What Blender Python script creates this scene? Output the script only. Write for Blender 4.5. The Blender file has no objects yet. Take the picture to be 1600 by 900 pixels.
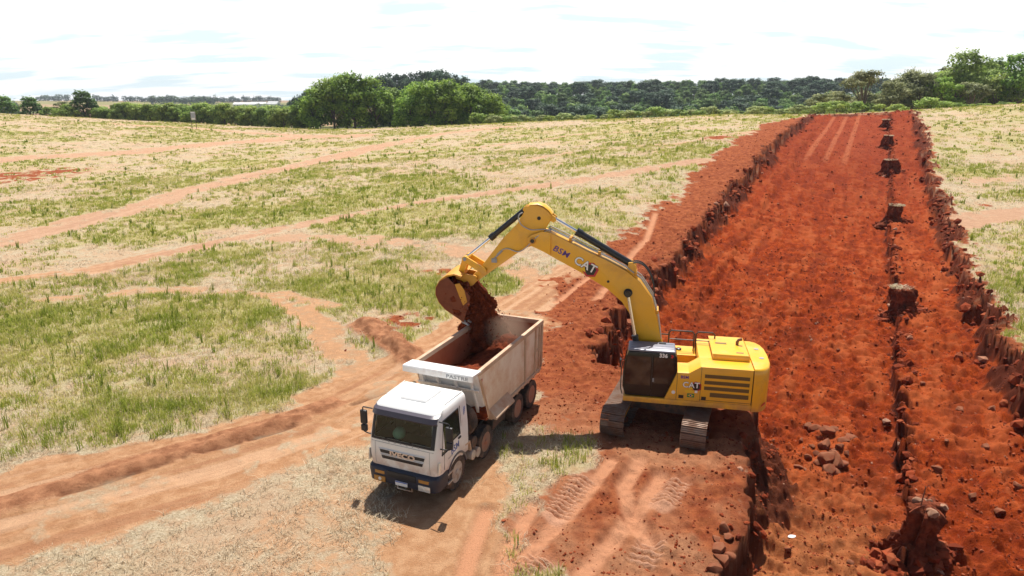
import bpy, bmesh, math, random
import numpy as np
from mathutils import Vector, Matrix
R = math.radians
random.seed(7); RNG = np.random.default_rng(11)
scn = bpy.context.scene
COL = scn.collection

# ------------------------------------------------------------------ camera, world, sun, exposure
F_PX, PITCH, CAM_H = 1058.0, R(15.55), 11.5
cam_d = bpy.data.cameras.new('camera'); cam = bpy.data.objects.new('camera', cam_d); COL.objects.link(cam)
cam.location = (0, 0, CAM_H); cam.rotation_euler = (R(90) - PITCH, 0, 0)
cam_d.sensor_width = 36; cam_d.lens = 36 * F_PX / 1600; cam_d.clip_start = .1; cam_d.clip_end = 12000
scn.camera = cam
SUN_EL, SUN_AZ = R(65), R(9)          # azimuth from +Y towards +X
sd = bpy.data.lights.new('sun', 'SUN'); sun = bpy.data.objects.new('sun', sd); COL.objects.link(sun)
sd.energy = 5.0; sd.angle = R(.5); sd.color = (1, .95, .86)
sdir = Vector((math.sin(SUN_AZ) * math.cos(SUN_EL), math.cos(SUN_AZ) * math.cos(SUN_EL), math.sin(SUN_EL)))
sun.rotation_euler = sdir.to_track_quat('Z', 'Y').to_euler(); sun.location = sdir * 60
w = bpy.data.worlds.new('World'); scn.world = w; w.use_nodes = True
nt = w.node_tree; N = nt.nodes; L = nt.links
for n in list(N): N.remove(n)
def wn(t, **k):
    n = N.new(t)
    for a, b in k.items(): setattr(n, a, b)
    return n
sky = wn('ShaderNodeTexSky', sky_type='NISHITA', sun_disc=False, sun_elevation=SUN_EL, sun_rotation=SUN_AZ)
sky.dust_density = 2.0
tc = wn('ShaderNodeTexCoord'); sp = wn('ShaderNodeSeparateXYZ'); L.new(tc.outputs['Generated'], sp.inputs[0])
def wmath(op, a, b=None, clamp=False):
    n = wn('ShaderNodeMath', operation=op, use_clamp=clamp)
    for i, v in enumerate((a, b)):
        if v is None: continue
        if hasattr(v, 'links'): L.new(v, n.inputs[i])
        else: n.inputs[i].default_value = v
    return n.outputs[0]
zc = wmath('MAXIMUM', sp.outputs[2], 0.0); zz = wmath('ADD', zc, .16)
cx = wmath('DIVIDE', sp.outputs[0], zz); cy = wmath('DIVIDE', sp.outputs[1], zz)
cb = wn('ShaderNodeCombineXYZ'); L.new(cx, cb.inputs[0]); L.new(wmath('MULTIPLY', cy, 2.2), cb.inputs[1])
n1 = wn('ShaderNodeTexNoise'); n1.inputs['Scale'].default_value = 1.5; n1.inputs['Detail'].default_value = 6; n1.inputs['Roughness'].default_value = .5
L.new(cb.outputs[0], n1.inputs['Vector'])
rp = wn('ShaderNodeValToRGB'); rp.color_ramp.elements[0].position = .37; rp.color_ramp.elements[1].position = .48
L.new(n1.outputs['Fac'], rp.inputs[0])
# cloud deck: white and closed towards the horizon, opening higher up
veil = wmath('SUBTRACT', 1.0, wmath('MULTIPLY', wmath('MAXIMUM', wmath('SUBTRACT', zc, .14), 0.0), 13.0), True)
cov = wmath('MAXIMUM', rp.outputs[0], .15)
deck_c = wn('ShaderNodeMixRGB'); L.new(cov, deck_c.inputs[0]); deck_c.inputs[1].default_value = (8.9, 10.9, 11.3, 1); deck_c.inputs[2].default_value = (14.0, 14.0, 13.9, 1)
mx = wn('ShaderNodeMixRGB'); L.new(veil, mx.inputs[0]); L.new(sky.outputs[0], mx.inputs[1]); L.new(deck_c.outputs[0], mx.inputs[2])
bg = wn('ShaderNodeBackground'); bg.inputs[1].default_value = .062
L.new(mx.outputs[0], bg.inputs[0]); wo = wn('ShaderNodeOutputWorld'); L.new(bg.outputs[0], wo.inputs[0])
scn.view_settings.view_transform = 'Standard'; scn.view_settings.look = 'None'
scn.view_settings.exposure = .58; scn.view_settings.gamma = 1; scn.view_settings.use_curve_mapping = False
scn.render.engine = 'CYCLES'; scn.cycles.use_denoising = True; scn.cycles.denoising_prefilter = 'ACCURATE'; scn.cycles.denoising_input_passes = 'RGB_ALBEDO_NORMAL'; scn.cycles.max_bounces = 6; scn.cycles.diffuse_bounces = 3; scn.cycles.volume_bounces = 0; scn.cycles.sample_clamp_indirect = 2.5; scn.cycles.caustics_reflective = False; scn.cycles.caustics_refractive = False

# ------------------------------------------------------------------ naming helpers
def tag(o, label=None, cat=None, group=None, kind=None):
    if label: o['label'] = label
    if cat: o['category'] = cat
    if group: o['group'] = group
    if kind: o['kind'] = kind
    return o
def empty(name, loc, rz=0):
    o = bpy.data.objects.new(name, None); COL.objects.link(o); o.location = loc; o.rotation_euler = (0, 0, rz)
    o.empty_display_size = .3
    return o
def copy_tree(o, parent=None):
    c = o.copy(); COL.objects.link(c)
    if parent: c.parent = parent
    for ch in list(o.children): copy_tree(ch, c)
    return c

# ------------------------------------------------------------------ material helpers
class NT:
    def __init__(s, name):
        s.m = bpy.data.materials.new(name); s.m.use_nodes = True; s.t = s.m.node_tree
        s.N = s.t.nodes; s.L = s.t.links
        s.b = s.N['Principled BSDF']; s.out = s.N['Material Output']
    def n(s, t, **k):
        x = s.N.new(t)
        for a, b in k.items(): setattr(x, a, b)
        return x
    def link(s, a, b): s.L.new(a, b)
    def setv(s, sock, v):
        if hasattr(v, 'is_output'): s.L.new(v, sock)
        elif isinstance(v, (tuple, list)) and len(v) == 3 and sock.type == 'RGBA': sock.default_value = (*v, 1)
        else: sock.default_value = v
    def math(s, op, a, b=None, c=None, clamp=False):
        x = s.n('ShaderNodeMath', operation=op, use_clamp=clamp)
        for i, v in enumerate((a, b, c)):
            if v is not None: s.setv(x.inputs[i], v)
        return x.outputs[0]
    def mix(s, f, a, b, bt='MIX'):
        x = s.n('ShaderNodeMixRGB', blend_type=bt); s.setv(x.inputs[0], f); s.setv(x.inputs[1], a); s.setv(x.inputs[2], b)
        return x.outputs[0]
    def noise(s, scale, detail=4, rough=.55, vec=None, out='Fac'):
        x = s.n('ShaderNodeTexNoise'); x.inputs['Scale'].default_value = scale; x.inputs['Detail'].default_value = detail
        x.inputs['Roughness'].default_value = rough
        if vec is not None: s.L.new(vec, x.inputs['Vector'])
        return x.outputs[out]
    def ramp(s, v, stops):
        x = s.n('ShaderNodeValToRGB'); e = x.color_ramp.elements
        while len(e) < len(stops): e.new(.5)
        for k, (p, c) in enumerate(stops):
            e[k].position = p; e[k].color = (*c, 1) if len(c) == 3 else c
        s.setv(x.inputs[0], v); return x.outputs[0]
    def step(s, v, a, b):
        x = s.n('ShaderNodeMapRange', interpolation_type='SMOOTHSTEP'); s.setv(x.inputs[0], v)
        x.inputs[1].default_value = a; x.inputs[2].default_value = b
        return x.outputs[0]
    def attr(s, name, out='Fac'): return s.n('ShaderNodeAttribute', attribute_name=name).outputs[out]
    def obj(s): return s.n('ShaderNodeTexCoord').outputs['Object']
    def bump(s, h, strength=.5, dist=.05):
        x = s.n('ShaderNodeBump'); x.inputs['Strength'].default_value = strength; x.inputs['Distance'].default_value = dist
        s.L.new(h, x.inputs['Height']); s.L.new(x.outputs[0], s.b.inputs['Normal'])
    def fin(s, col=None, rough=None, metal=None, spec=None, coat=None):
        for k, v in (('Base Color', col), ('Roughness', rough), ('Metallic', metal), ('Specular IOR Level', spec), ('Coat Weight', coat)):
            if v is not None: s.setv(s.b.inputs[k], v)
        return s.m
def simple(name, col, rough=.5, metal=0, spec=.5, dirt=0, dirt_col=(.38, .17, .09), scale=3.0, low=None, coat=0):
    """paint or metal with uneven soiling; low=(z0,z1) adds dust splashed up from below"""
    m = NT(name); o = m.obj()
    c = m.mix(m.math('MULTIPLY', m.noise(scale * 2.3, 5, vec=o), .25), col, tuple(x * .72 for x in col))
    if dirt:
        f = m.step(m.noise(scale, 6, .65, vec=o), .62 - dirt * .35, .80)
        f = m.math('MULTIPLY', f, min(1, dirt * 1.3))
        if low:
            z = m.n('ShaderNodeSeparateXYZ'); m.link(o, z.inputs[0])
            g = m.math('SUBTRACT', 1.0, m.step(z.outputs[2], low[0], low[1]))
            g = m.math('MULTIPLY', g, m.step(m.noise(scale * 1.7, 5, .6, vec=o), .25, .62))
            f = m.math('MAXIMUM', f, m.math('MULTIPLY', g, .85))
        c = m.mix(f, c, dirt_col)
        r = m.math('ADD', m.math('MULTIPLY', f, .9 - rough), rough)
    else: r = rough
    return m.fin(c, r, metal, spec, coat or None)

# ------------------------------------------------------------------ noise and terrain in numpy
def vnoise(x, y, seed=0):
    xi = np.floor(x).astype(np.int64); yi = np.floor(y).astype(np.int64)
    fx = x - xi; fy = y - yi
    fx = fx * fx * fx * (fx * (fx * 6 - 15) + 10); fy = fy * fy * fy * (fy * (fy * 6 - 15) + 10)
    def h(a, b):
        n = (a * 374761393 + b * 668265263 + seed * 1442695041) & 0xffffffff
        n = ((n ^ (n >> 13)) * 1274126177) & 0xffffffff
        n = ((n ^ (n >> 16)) * 2246822519) & 0xffffffff
        return ((n ^ (n >> 15)) & 0xffffff) / float(0xffffff)
    a = h(xi, yi); b = h(xi + 1, yi); c = h(xi, yi + 1); d = h(xi + 1, yi + 1)
    return (a + (b - a) * fx) * (1 - fy) + (c + (d - c) * fx) * fy
def fbm(x, y, oct=4, seed=0, gain=.5):
    s = 0; a = 1; t = 0
    for k in range(oct):
        s = s + a * vnoise(x * 2 ** k + 17.3 * k, y * 2 ** k - 9.1 * k, seed + k); t += a; a *= gain
    return s / t
def sst(a, b, x):
    t = np.clip((x - a) / (b - a), 0, 1); return t * t * (3 - 2 * t)
CP, SP = math.cos(PITCH), math.sin(PITCH)
def ray(u, v):
    k = (v - 450) / F_PX
    return np.array([(u - 800) / F_PX, CP - k * SP, -SP - k * CP])
def at_depth(u, v, depth):
    d = ray(u, v); t = depth / d[1]; return (d[0] * t, depth, CAM_H + d[2] * t)
AZ = R(27.4); DV = np.array([math.sin(AZ), math.cos(AZ)]); NV = np.array([math.cos(AZ), -math.sin(AZ)])
def st(s, t): return (NV[0] * s + DV[0] * t, NV[1] * s + DV[1] * t)
LTOP = [(7.97, 40.58, 0.0), (8.58, 41.75, .25), (11.85, 48.07, .78), (16.13, 56.32, 1.69), (21.23, 66.16, 2.81), (28.18, 79.57, 4.75), (37.13, 96.84, 6.38), (46.44, 114.79, 7.49), (60, 141, 8.1)]
RTOP = [(22.96, 29.22, 0.0), (28.21, 39.34, .35), (35.84, 54.06, .9), (42.88, 67.63, 1.98), (51.09, 83.48, 3.65), (59.55, 99.81, 5.77), (74.73, 129.08, 8.72)]
ctrl = [(-45, 18, 0), (-25, 12, 0), (0, 8, 0), (15, 3, 0), (32, 8, 0), (0, 30, 0), (-20, 38, 0), (-45, 42, 0), (5, 33, 0), (-3, 19, 0), (10, 18, 0), (6, 23, 0),
        (-25, 60, .5), (-60, 70, .5), (-20, 92, 2.4), (-60, 110, 2.0), (-105, 110, 1.8), (8, 110, 4.6), (40, 12, .2), (45, 38, .9), (-80, -20, 0), (60, -20, 0), (-20, -60, 0)]
ctrl += LTOP + RTOP
for u, v, dep in [(-150, 184, 235), (0, 185, 232), (150, 187, 226), (300, 193, 218), (470, 201, 208), (560, 203, 203), (700, 197, 188), (800, 192, 172), (900, 188, 165), (1050, 183, 158), (1150, 179, 152), (1450, 171, 142), (1600, 163, 135), (1760, 156, 130)]:
    ctrl.append(at_depth(u, v, dep))
for az, rr, z in [(-40, 330, -2), (-28, 310, -2), (-12, 290, -4), (0, 245, 0), (10, 225, 1), (20, 215, 3.5), (32, 215, 6), (42, 215, 9), (42, 150, 10)]:
    ctrl.append((math.sin(R(az)) * rr, math.cos(R(az)) * rr, z))
ctrl = np.array(ctrl, float)
def _tps():
    n = len(ctrl); d = np.hypot(ctrl[:, None, 0] - ctrl[None, :, 0], ctrl[:, None, 1] - ctrl[None, :, 1]) / 100
    K = np.where(d > 0, d * d * np.log(d + 1e-12), 0) + np.eye(n) * .002
    P = np.c_[np.ones(n), ctrl[:, :2] / 100]
    A = np.block([[K, P], [P.T, np.zeros((3, 3))]]); return np.linalg.solve(A, np.r_[ctrl[:, 2], 0, 0, 0])
TW = _tps()
def base(x, y):
    x = np.asarray(x, float); y = np.asarray(y, float); n = len(ctrl)
    z = TW[n] + TW[n + 1] * x / 100 + TW[n + 2] * y / 100
    for k in range(n):
        d2 = ((x - ctrl[k, 0]) ** 2 + (y - ctrl[k, 1]) ** 2) / 1e4
        z = z + TW[k] * .5 * d2 * np.log(d2 + 1e-12)
    r = np.hypot(x, y); az = np.degrees(np.arctan2(x, y))
    far = -5 + 20 * sst(320, 650, r) * sst(-16, -2, az) * (1 - sst(70, 110, az)) + 12 * sst(420, 1900, r) * (1 - sst(-10, 0, az)) * sst(-110, -70, az)
    far = far + 7 * (fbm(x / 260, y / 260, 3, 5) - .5) * sst(400, 900, r) - 12 * sst(2300, 3300, r)
    k = sst(262, 360, r); k = np.where((np.abs(az) > 55), np.maximum(k, sst(100, 220, r)), k)
    back = sst(60, 120, -y); far = np.where(y < 0, far * 0, far)
    return z * (1 - k) + far * k
def px(u, v):
    """ground point seen at pixel (u,v) of the 1600x900 photograph"""
    d = ray(u, v); t = np.geomspace(8, 1500, 900)
    X, Y, Z = d[0] * t, d[1] * t, CAM_H + d[2] * t
    g = Z - base(X, Y); i = int(np.argmax(g < 0))
    if g[i] >= 0: i = len(t) - 1
    f = g[i - 1] / (g[i - 1] - g[i] + 1e-9)
    return (X[i - 1] + f * (X[i] - X[i - 1]), Y[i - 1] + f * (Y[i] - Y[i - 1]))
def pxl(pts): return np.array([px(*p) for p in pts])
def seg_dist(x, y, P, closed=False):
    """distance to a polyline, arclength coordinate, signed side offset"""
    P = np.asarray(P, float); best = np.full(x.shape, 1e9); along = np.zeros(x.shape); side = np.zeros(x.shape); acc = 0
    n = len(P) if closed else len(P) - 1
    for k in range(n):
        a = P[k]; b = P[(k + 1) % len(P)]; e = b - a; l = math.hypot(*e)
        if l < 1e-6: continue
        t = np.clip(((x - a[0]) * e[0] + (y - a[1]) * e[1]) / (l * l), 0, 1)
        dx = x - a[0] - t * e[0]; dy = y - a[1] - t * e[1]; d = np.hypot(dx, dy)
        m = d < best; best = np.where(m, d, best); along = np.where(m, acc + t * l, along)
        side = np.where(m, (e[0] * dy - e[1] * dx) / l, side); acc += l
    return best, along, side
def inside(x, y, P):
    P = np.asarray(P, float); c = np.zeros(x.shape, bool); n = len(P)
    for k in range(n):
        a = P[k]; b = P[k - 1]
        if a[1] == b[1]: continue
        m = ((a[1] > y) != (b[1] > y)) & (x < (b[0] - a[0]) * (y - a[1]) / (b[1] - a[1]) + a[0]); c ^= m
    return c
def sdist(x, y, P):
    """signed distance, positive inside, evaluated only near the polygon"""
    P = np.asarray(P, float); out = np.full(x.shape, -50.0)
    m = (x > P[:, 0].min() - 12) & (x < P[:, 0].max() + 12) & (y > P[:, 1].min() - 12) & (y < P[:, 1].max() + 12)
    if m.any():
        d, _, _ = seg_dist(x[m], y[m], P, True); out[m] = np.where(inside(x[m], y[m], P), d, -d)
    return out
def line_d(x, y, P, reach=14):
    P = np.asarray(P, float); d = np.full(x.shape, 99.0); al = np.zeros(x.shape); sd_ = np.zeros(x.shape)
    m = (x > P[:, 0].min() - reach) & (x < P[:, 0].max() + reach) & (y > P[:, 1].min() - reach) & (y < P[:, 1].max() + reach)
    if m.any(): d[m], al[m], sd_[m] = seg_dist(x[m], y[m], P)
    return d, al, sd_

# trench outline (world), measured bank edges
TRENCH = [(3.2, 8.5), (4.6, 12.6), (5.44, 14.9), (6.79, 17.5), (8.3, 20.6), (9.3, 22.9), (9.55, 25.2), (8.6, 27.0), (6.4, 27.6), (4.6, 28.2), (4.05, 30.9), (5.05, 34.9), (7.97, 40.58), (8.9, 42.3)] + [p[:2] for p in LTOP[2:]] + \
         [st(-11.2, 162), st(6.6, 160)] + [st(6.9, 150), st(6.95, 128), st(6.9, 112), st(6.95, 95), st(6.9, 79), st(7.0, 64), st(6.9, 48), st(6.95, 36), st(7.6, 24), st(8, 8), st(8, 0)]
LEDGE = [st(2.75, t) for t in range(2, 162, 4)]
LEFTLEDGE = [st(-8.7, t) for t in range(40, 120, 5)]
SPOIL = pxl([(770, 899), (815, 790), (850, 715), (900, 690), (870, 672), (820, 655), (795, 610), (815, 540), (850, 475), (915, 425), (960, 380), (1010, 345), (1055, 295), (1080, 262), (1140, 222), (1195, 193), (1260, 183)]).tolist() + \
        [st(-9, 160), st(-9, 100), st(-9, 60), (9, 30), (10, 22), (6.5, 12)]
ROAD = {
 'haul': (pxl([(-160, 850), (0, 798), (160, 757), (330, 712), (470, 668), (590, 622)]), 3.1),
 'yard': (pxl([(590, 620), (650, 585), (720, 545), (790, 500), (850, 462), (905, 425)]), 2.6),
 'front': (pxl([(700, 700), (680, 790), (690, 899)]), 2.0),
 'cross': (pxl([(-60, 450), (0, 440), (150, 421), (300, 387), (420, 361), (550, 336), (680, 313), (780, 299), (880, 286), (1000, 266), (1090, 250)]), 1.35),
 'upper': (pxl([(-80, 395), (0, 378), (100, 355), (200, 326), (300, 297), (400, 272), (500, 251), (600, 226), (700, 208), (790, 198)]), 2.6),
 'bare': (pxl([(440, 372), (560, 374), (660, 383), (760, 400), (830, 430), (870, 460)]), 1.7),
 'thin': (pxl([(600, 240), (760, 228), (900, 210), (1000, 205)]), .8),
 'thin2': (pxl([(760, 262), (900, 236), (1060, 225), (1180, 205)]), 1.0),
 'path': (pxl([(440, 462), (500, 510), (555, 575), (600, 610)]), 1.0),
 'path2': (pxl([(60, 470), (250, 450), (420, 462), (520, 478)]), .7),
 'right': (pxl([(1660, 325), (1600, 330), (1540, 340), (1490, 352)]), 2.0),
 'right2': (pxl([(1470, 278), (1520, 283), (1590, 276)]), 1.8),
 'far1': (pxl([(0, 250), (110, 243), (220, 236), (330, 226), (470, 214), (560, 212)]), 5.0),
 'far2': (pxl([(180, 194), (300, 200), (400, 208), (520, 214)]), 2.5),
}
RUTS = [pxl([(955, 719), (930, 752), (885, 805), (816, 874)]), pxl([(1033, 742), (1005, 790), (965, 838), (909, 897)]),
        pxl([(1000, 720), (975, 760), (985, 800), (1010, 850)]), pxl([(760, 800), (740, 850), (725, 899)]), pxl([(830, 790), (800, 850), (785, 899)]), pxl([(930, 470), (985, 400), (1010, 375), (1024, 335)]), pxl([(870, 470), (930, 425), (950, 415)])]
LUGS = [pxl([(915, 745), (888, 775), (868, 806)]), pxl([(1062, 752), (1034, 790)]), pxl([(1020, 850), (1000, 885)]), pxl([(848, 872), (818, 897)])]
BERM = pxl([(0, 792), (60, 772), (160, 742), (260, 712), (340, 690), (430, 665), (520, 632)])
BERM2 = pxl([(572, 512), (590, 525), (620, 545), (645, 560)])

GPATCH = pxl([(800, 712), (840, 688), (925, 682), (942, 702), (930, 732), (880, 744), (835, 760), (800, 750)])
def fields(x, y):
    """heights and ground-cover masks of the place at (x, y)"""
    z = base(x, y); r = np.hypot(x, y)
    t = x * DV[0] + y * DV[1]; s = x * NV[0] + y * NV[1]
    n1 = fbm(x / 1.1, y / 1.1, 4, 21); n2 = fbm(x * 3.1, y * 3.1, 3, 31); n3 = fbm(x / 6, y / 6, 4, 41); nb = fbm(x / .45, y / .45, 3, 51)
    sdp = sdist(x, y, TRENCH)
    n4 = fbm(x / 3.3, y / 3.3, 3, 101); teeth = 1.6 * (n1 - .5) + .45 * (nb - .5) + 1.8 * (n4 - .5)
    sdn = sdp + teeth * np.where(t > 26, 1.0, .55)
    depth = 1.95 - .25 * sst(70, 130, t) - 1.15 * sst(135, 160, t)
    wc = .22 + 1.25 * sst(.45, .68, n4) + .5 * (n2 - .4); cut = np.clip(.62 * sst(0, .25, sdn / np.maximum(wc, .15) + .1) + .38 * sst(.35, 1.1, sdn / np.maximum(wc, .15)), 0, 1)
    # crumbled foot of the bank
    foot = np.where(sdn > 0, (.25 + .8 * np.clip(n4 - .3, 0, 1) + .5 * (nb - .4)) * np.exp(-np.maximum(sdn, 0) / .8), 0) * cut
    z = z - depth * cut + foot
    inside_t = np.maximum(sst(.2, .6, sdn), sst(.01, .08, cut))
    strk = fbm(s * 1.6 + .6 * n1, t * .22, 3, 111); bite = fbm(s * .9, t * 1.9, 3, 121); lump = np.abs(n1 - .5) * .22 + (n2 - .45) * .40 + (nb - .5) * .46 - .22 * np.clip(.40 - fbm(x / .38, y / .38, 2, 131), 0, 1) * 2 + (strk - .5) * .22 + (bite - .5) * .34
    z = z + inside_t * (lump - .06) * (1 - .75 * sst(104, 112, t) * (s < 2.5) * (s > -8))
    jl = (nb - .5) * 1.1 + (n1 - .5) * 1.0
    z = z + inside_t * .58 * sst(-.06, .06, s - 2.75 + jl) * (.6 + .9 * n4) * sst(4, 12, t)
    z = z + inside_t * .30 * sst(-.2, .2, -8.6 - s + jl) * sst(36, 44, t)
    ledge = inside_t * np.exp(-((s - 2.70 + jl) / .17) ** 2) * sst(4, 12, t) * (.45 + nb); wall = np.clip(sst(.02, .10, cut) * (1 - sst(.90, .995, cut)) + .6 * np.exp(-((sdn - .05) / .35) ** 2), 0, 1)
    # spoil ground
    sp_ = sdist(x, y, SPOIL) + 2.4 * (n3 - .5) + 1.6 * (n1 - .5) + .5 * (nb - .5)
    gpatch = sst(-.6, .8, sdist(x, y, GPATCH) + 1.6 * (n1 - .5))
    red = sst(-1.3, 1.9, sp_ + 1.6 * (n1 - .5)) * (1 - inside_t) * (1 - .95 * gpatch)
    rim = np.exp(-((sdn + .9) / .9) ** 2) * (1 - inside_t)
    red = np.maximum(red, np.where(sdn < .2, sst(-1.1 , .1, sdn + .5 * (n3 - .5)) * .9, 0) * (1 - inside_t))
    z = z + red * ((n2 - .5) * .12 + (nb - .5) * .12) + rim * .10 * nb * 2
    brown = np.zeros(x.shape); cutl = np.zeros(x.shape)
    for P, wd, am in ((BERM, .50, .15), (BERM2, .9, .40)):
        d, al, sg = line_d(x, y, P); k = np.exp(-(d / (wd * (.55 + .9 * n4))) ** 2) * (.25 + .8 * nb + .7 * n1)
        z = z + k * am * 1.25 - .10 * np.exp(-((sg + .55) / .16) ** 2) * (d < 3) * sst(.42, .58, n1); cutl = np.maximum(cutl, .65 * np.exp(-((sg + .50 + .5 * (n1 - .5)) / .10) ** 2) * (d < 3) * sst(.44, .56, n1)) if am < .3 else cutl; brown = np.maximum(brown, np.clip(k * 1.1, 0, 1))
    # roads
    road = np.zeros(x.shape); streak = np.zeros(x.shape) + .5
    for nm, (P, wd) in ROAD.items():
        d, al, sg = line_d(x, y, P)
        e = d + (n3 - .5) * wd * 1.1 + (n1 - .5) * .9
        k = 1 - sst(wd * .6, wd * 1.15, e)
        k = k * {'path': .62, 'path2': .55, 'thin': .6, 'thin2': .6, 'far1': .8, 'far2': .7, 'right2': .55, 'upper': .85, 'cross': .9, 'bare': .6}.get(nm, 1.0) * (1 - .5 * sst(.5, .7, n1))
        road = np.maximum(road, k)
        if nm in ('haul', 'yard', 'cross', 'upper'):
            rut = np.exp(-((np.abs(sg) - .95) / .32) ** 2) * k
            rid = fbm(al / 9, sg * 4.5, 3, 61) - .5
            z = z - rut * .06 + rid * .15 * k * (1 if nm != 'upper' else .6); streak = np.where(k > .05, .5 + (fbm(al / 14, sg * 2.6, 3, 66) - .5) * 1.0 * k - .25 * rut, streak)
    pad = sst(0, 1.5, 5.0 - np.hypot((x + 2) / 1.3, y - 15) + 2 * (n3 - .5))
    pad = pad * .75
    bare0 = road.copy(); road = np.maximum(road, pad * .6 * sst(.46, .62, n3 + .35 * (n1 - .5)))
    lugm = np.zeros(x.shape); rutm = np.zeros(x.shape)
    for P in RUTS:
        d, al, sg = line_d(x, y, P, 3); k = np.exp(-(d / .27) ** 4); rutm = np.maximum(rutm, k)
        z = z * 1 - k * .09 + .05 * np.exp(-((d - .45) / .15) ** 2)
    for P in LUGS:
        d, al, sg = line_d(x, y, P, 3); k = np.exp(-(d / .40) ** 8) * sst(.25, .5, n1 + .3 * n2); lugm = np.maximum(lugm, k * sst(-.2, .5, np.sin(al * 2 * np.pi / .21)))
        z = z + k * (.055 * np.clip(1.6 * np.sin(al * 2 * np.pi / .21), -1, 1) - .03)
    # patches of fresh red soil out in the field
    for u, v, rx_, ry_ in [(15, 277, 10, 5.0), (85, 268, 6, 3.2), (1530, 321, 1.6, .5), (1480, 318, .8, .4), (690, 500, 2.2, 1.0), (640, 500, 1.5, .9), (1120, 215, 2.5, 1.6), (850, 440, 2.2, .9), (700, 425, 2.0, .5), (600, 520, 1.0, 1.2), (390, 199, 4, .8)]:
        c = px(u, v); q = ((x - c[0]) / rx_) ** 2 + ((y - c[1]) / ry_ / 1.6) ** 2
        red = np.maximum(red, .8 * np.exp(-q * 1.2) * sst(.35, .6, n1 * .7 + nb * .3) * 1.4 * (1 - inside_t)); red = np.clip(red, 0, 1)
    bare = np.clip(np.maximum(np.maximum(np.maximum(np.where(pad > .1, bare0 * (1 - .45 * pad), bare0), red), brown), np.where(sdn > -.1, 1, 0)), 0, 1)
    z = z + (1 - inside_t) * (1 - road) * ((n1 - .5) * .10 + (n2 - .5) * .05) + (n3 - .5) * .22 * (1 - inside_t) * sst(14, 40, r)
    g1 = fbm(x / 11, y / 8, 3, 71); g2 = fbm(x / 2.4, y / 2.4, 3, 81)
    g3 = fbm(x / .7, y / .7, 2, 83); green = sst(.35, .70, .50 * g1 + .34 * g2 + .16 * g3 + BIAS(x, y))
    green = green * (1 - sst(.15, .5, bare))
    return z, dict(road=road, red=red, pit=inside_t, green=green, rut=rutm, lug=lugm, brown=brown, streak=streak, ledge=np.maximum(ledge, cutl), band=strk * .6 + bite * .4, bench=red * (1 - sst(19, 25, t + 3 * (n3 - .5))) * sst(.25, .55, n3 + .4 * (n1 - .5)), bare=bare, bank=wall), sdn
_gp = [(pxl(p), a) for p, a in [
    ([(0, 455), (120, 448), (320, 455), (440, 480), (470, 540), (420, 600), (300, 655), (120, 690), (0, 700), (-150, 690), (-150, 470)], .10),
    ([(240, 400), (420, 378), (600, 400), (680, 430), (660, 480), (540, 475), (420, 450), (260, 440)], .07),
    ([(470, 350), (600, 325), (800, 315), (980, 325), (990, 350), (900, 368), (720, 372), (560, 366)], .10),
    ([(0, 405), (200, 360), (420, 300), (700, 265), (1000, 235), (1050, 245), (700, 290), (420, 345), (150, 400), (0, 425)], .05),
    ([(850, 215), (950, 195), (1140, 190), (1120, 210), (980, 220), (880, 228)], .09),
    ([(500, 680), (620, 600), (560, 590), (480, 650)], -.2),
    ([(0, 840), (200, 790), (420, 710), (600, 660), (650, 899), (-100, 980), (-200, 899)], -.26),
    ([(800, 712), (840, 688), (925, 682), (942, 702), (930, 732), (880, 744), (835, 760), (800, 750)], -.03), ([(690, 780), (760, 720), (800, 760), (780, 800), (740, 850), (690, 850)], -.05),
    ([(850, 300), (1050, 275), (1040, 300), (900, 320)], .04),
    ([(1445, 300), (1560, 290), (1600, 300), (1600, 310), (1460, 320)], .10),
    ([(1460, 190), (1700, 180), (1700, 240), (1480, 240)], .03), ([(1560, 360), (1700, 360), (1700, 480), (1600, 480)], .05),
    ([(285, 858), (340, 855), (350, 880), (290, 884)], .26), ([(110, 872), (180, 868), (190, 890), (110, 895)], .2), ([(355, 795), (378, 792), (382, 806), (356, 808)], .2), ([(150, 820), (185, 815), (190, 830), (150, 834)], .15), ([(700, 760), (745, 755), (750, 800), (715, 800)], .12), ([(0, 205), (100, 205), (110, 222), (0, 232)], .12), ([(260, 262), (420, 235), (420, 250), (300, 272), (200, 280)], .10)]]
def BIAS(x, y):
    b = np.full(x.shape, -.022) - .015 * sst(60, 120, y)
    for P, a in _gp: b = b + a * sst(-1.5, 1.5, sdist(x, y, P))
    return b

def ground_mesh():
    th = np.concatenate([np.arange(-180, -60, 4), np.arange(-60, -42, .5), np.arange(-42, 42.01, .095), np.arange(42.5, 60, .5), np.arange(60, 180, 4)])
    th = np.radians(th)
    rr = [1.5]
    while rr[-1] < 3600:
        q = rr[-1]; rr.append(q * (1.05 if q < 9 else 1.0036 if q < 48 else 1.0052 if q < 190 else 1.012 if q < 400 else 1.03))
    rr = np.array(rr); nt_, nr = len(th), len(rr)
    X = (rr[:, None] * np.sin(th)[None]).ravel(); Y = (rr[:, None] * np.cos(th)[None]).ravel()
    z, M, _ = fields(X, Y)
    V = np.c_[X, Y, z]
    i = np.arange(nr - 1)[:, None] * nt_; j = np.arange(nt_)[None]; j2 = (j + 1) % nt_
    Fq = np.stack([i + j, i + nt_ + j, i + nt_ + j2, i + j2], -1).reshape(-1, 4)[:, ::-1]
    c0 = len(V); V = np.r_[V, [[0, 0, float(base(0, 0.01))]]]
    me = mesh_np('ground', V, Fq, smooth=True)
    for k, a in M.items():
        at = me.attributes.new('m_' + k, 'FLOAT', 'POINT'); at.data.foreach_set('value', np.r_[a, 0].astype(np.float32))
    return me, (X, Y, z, M)
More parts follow.
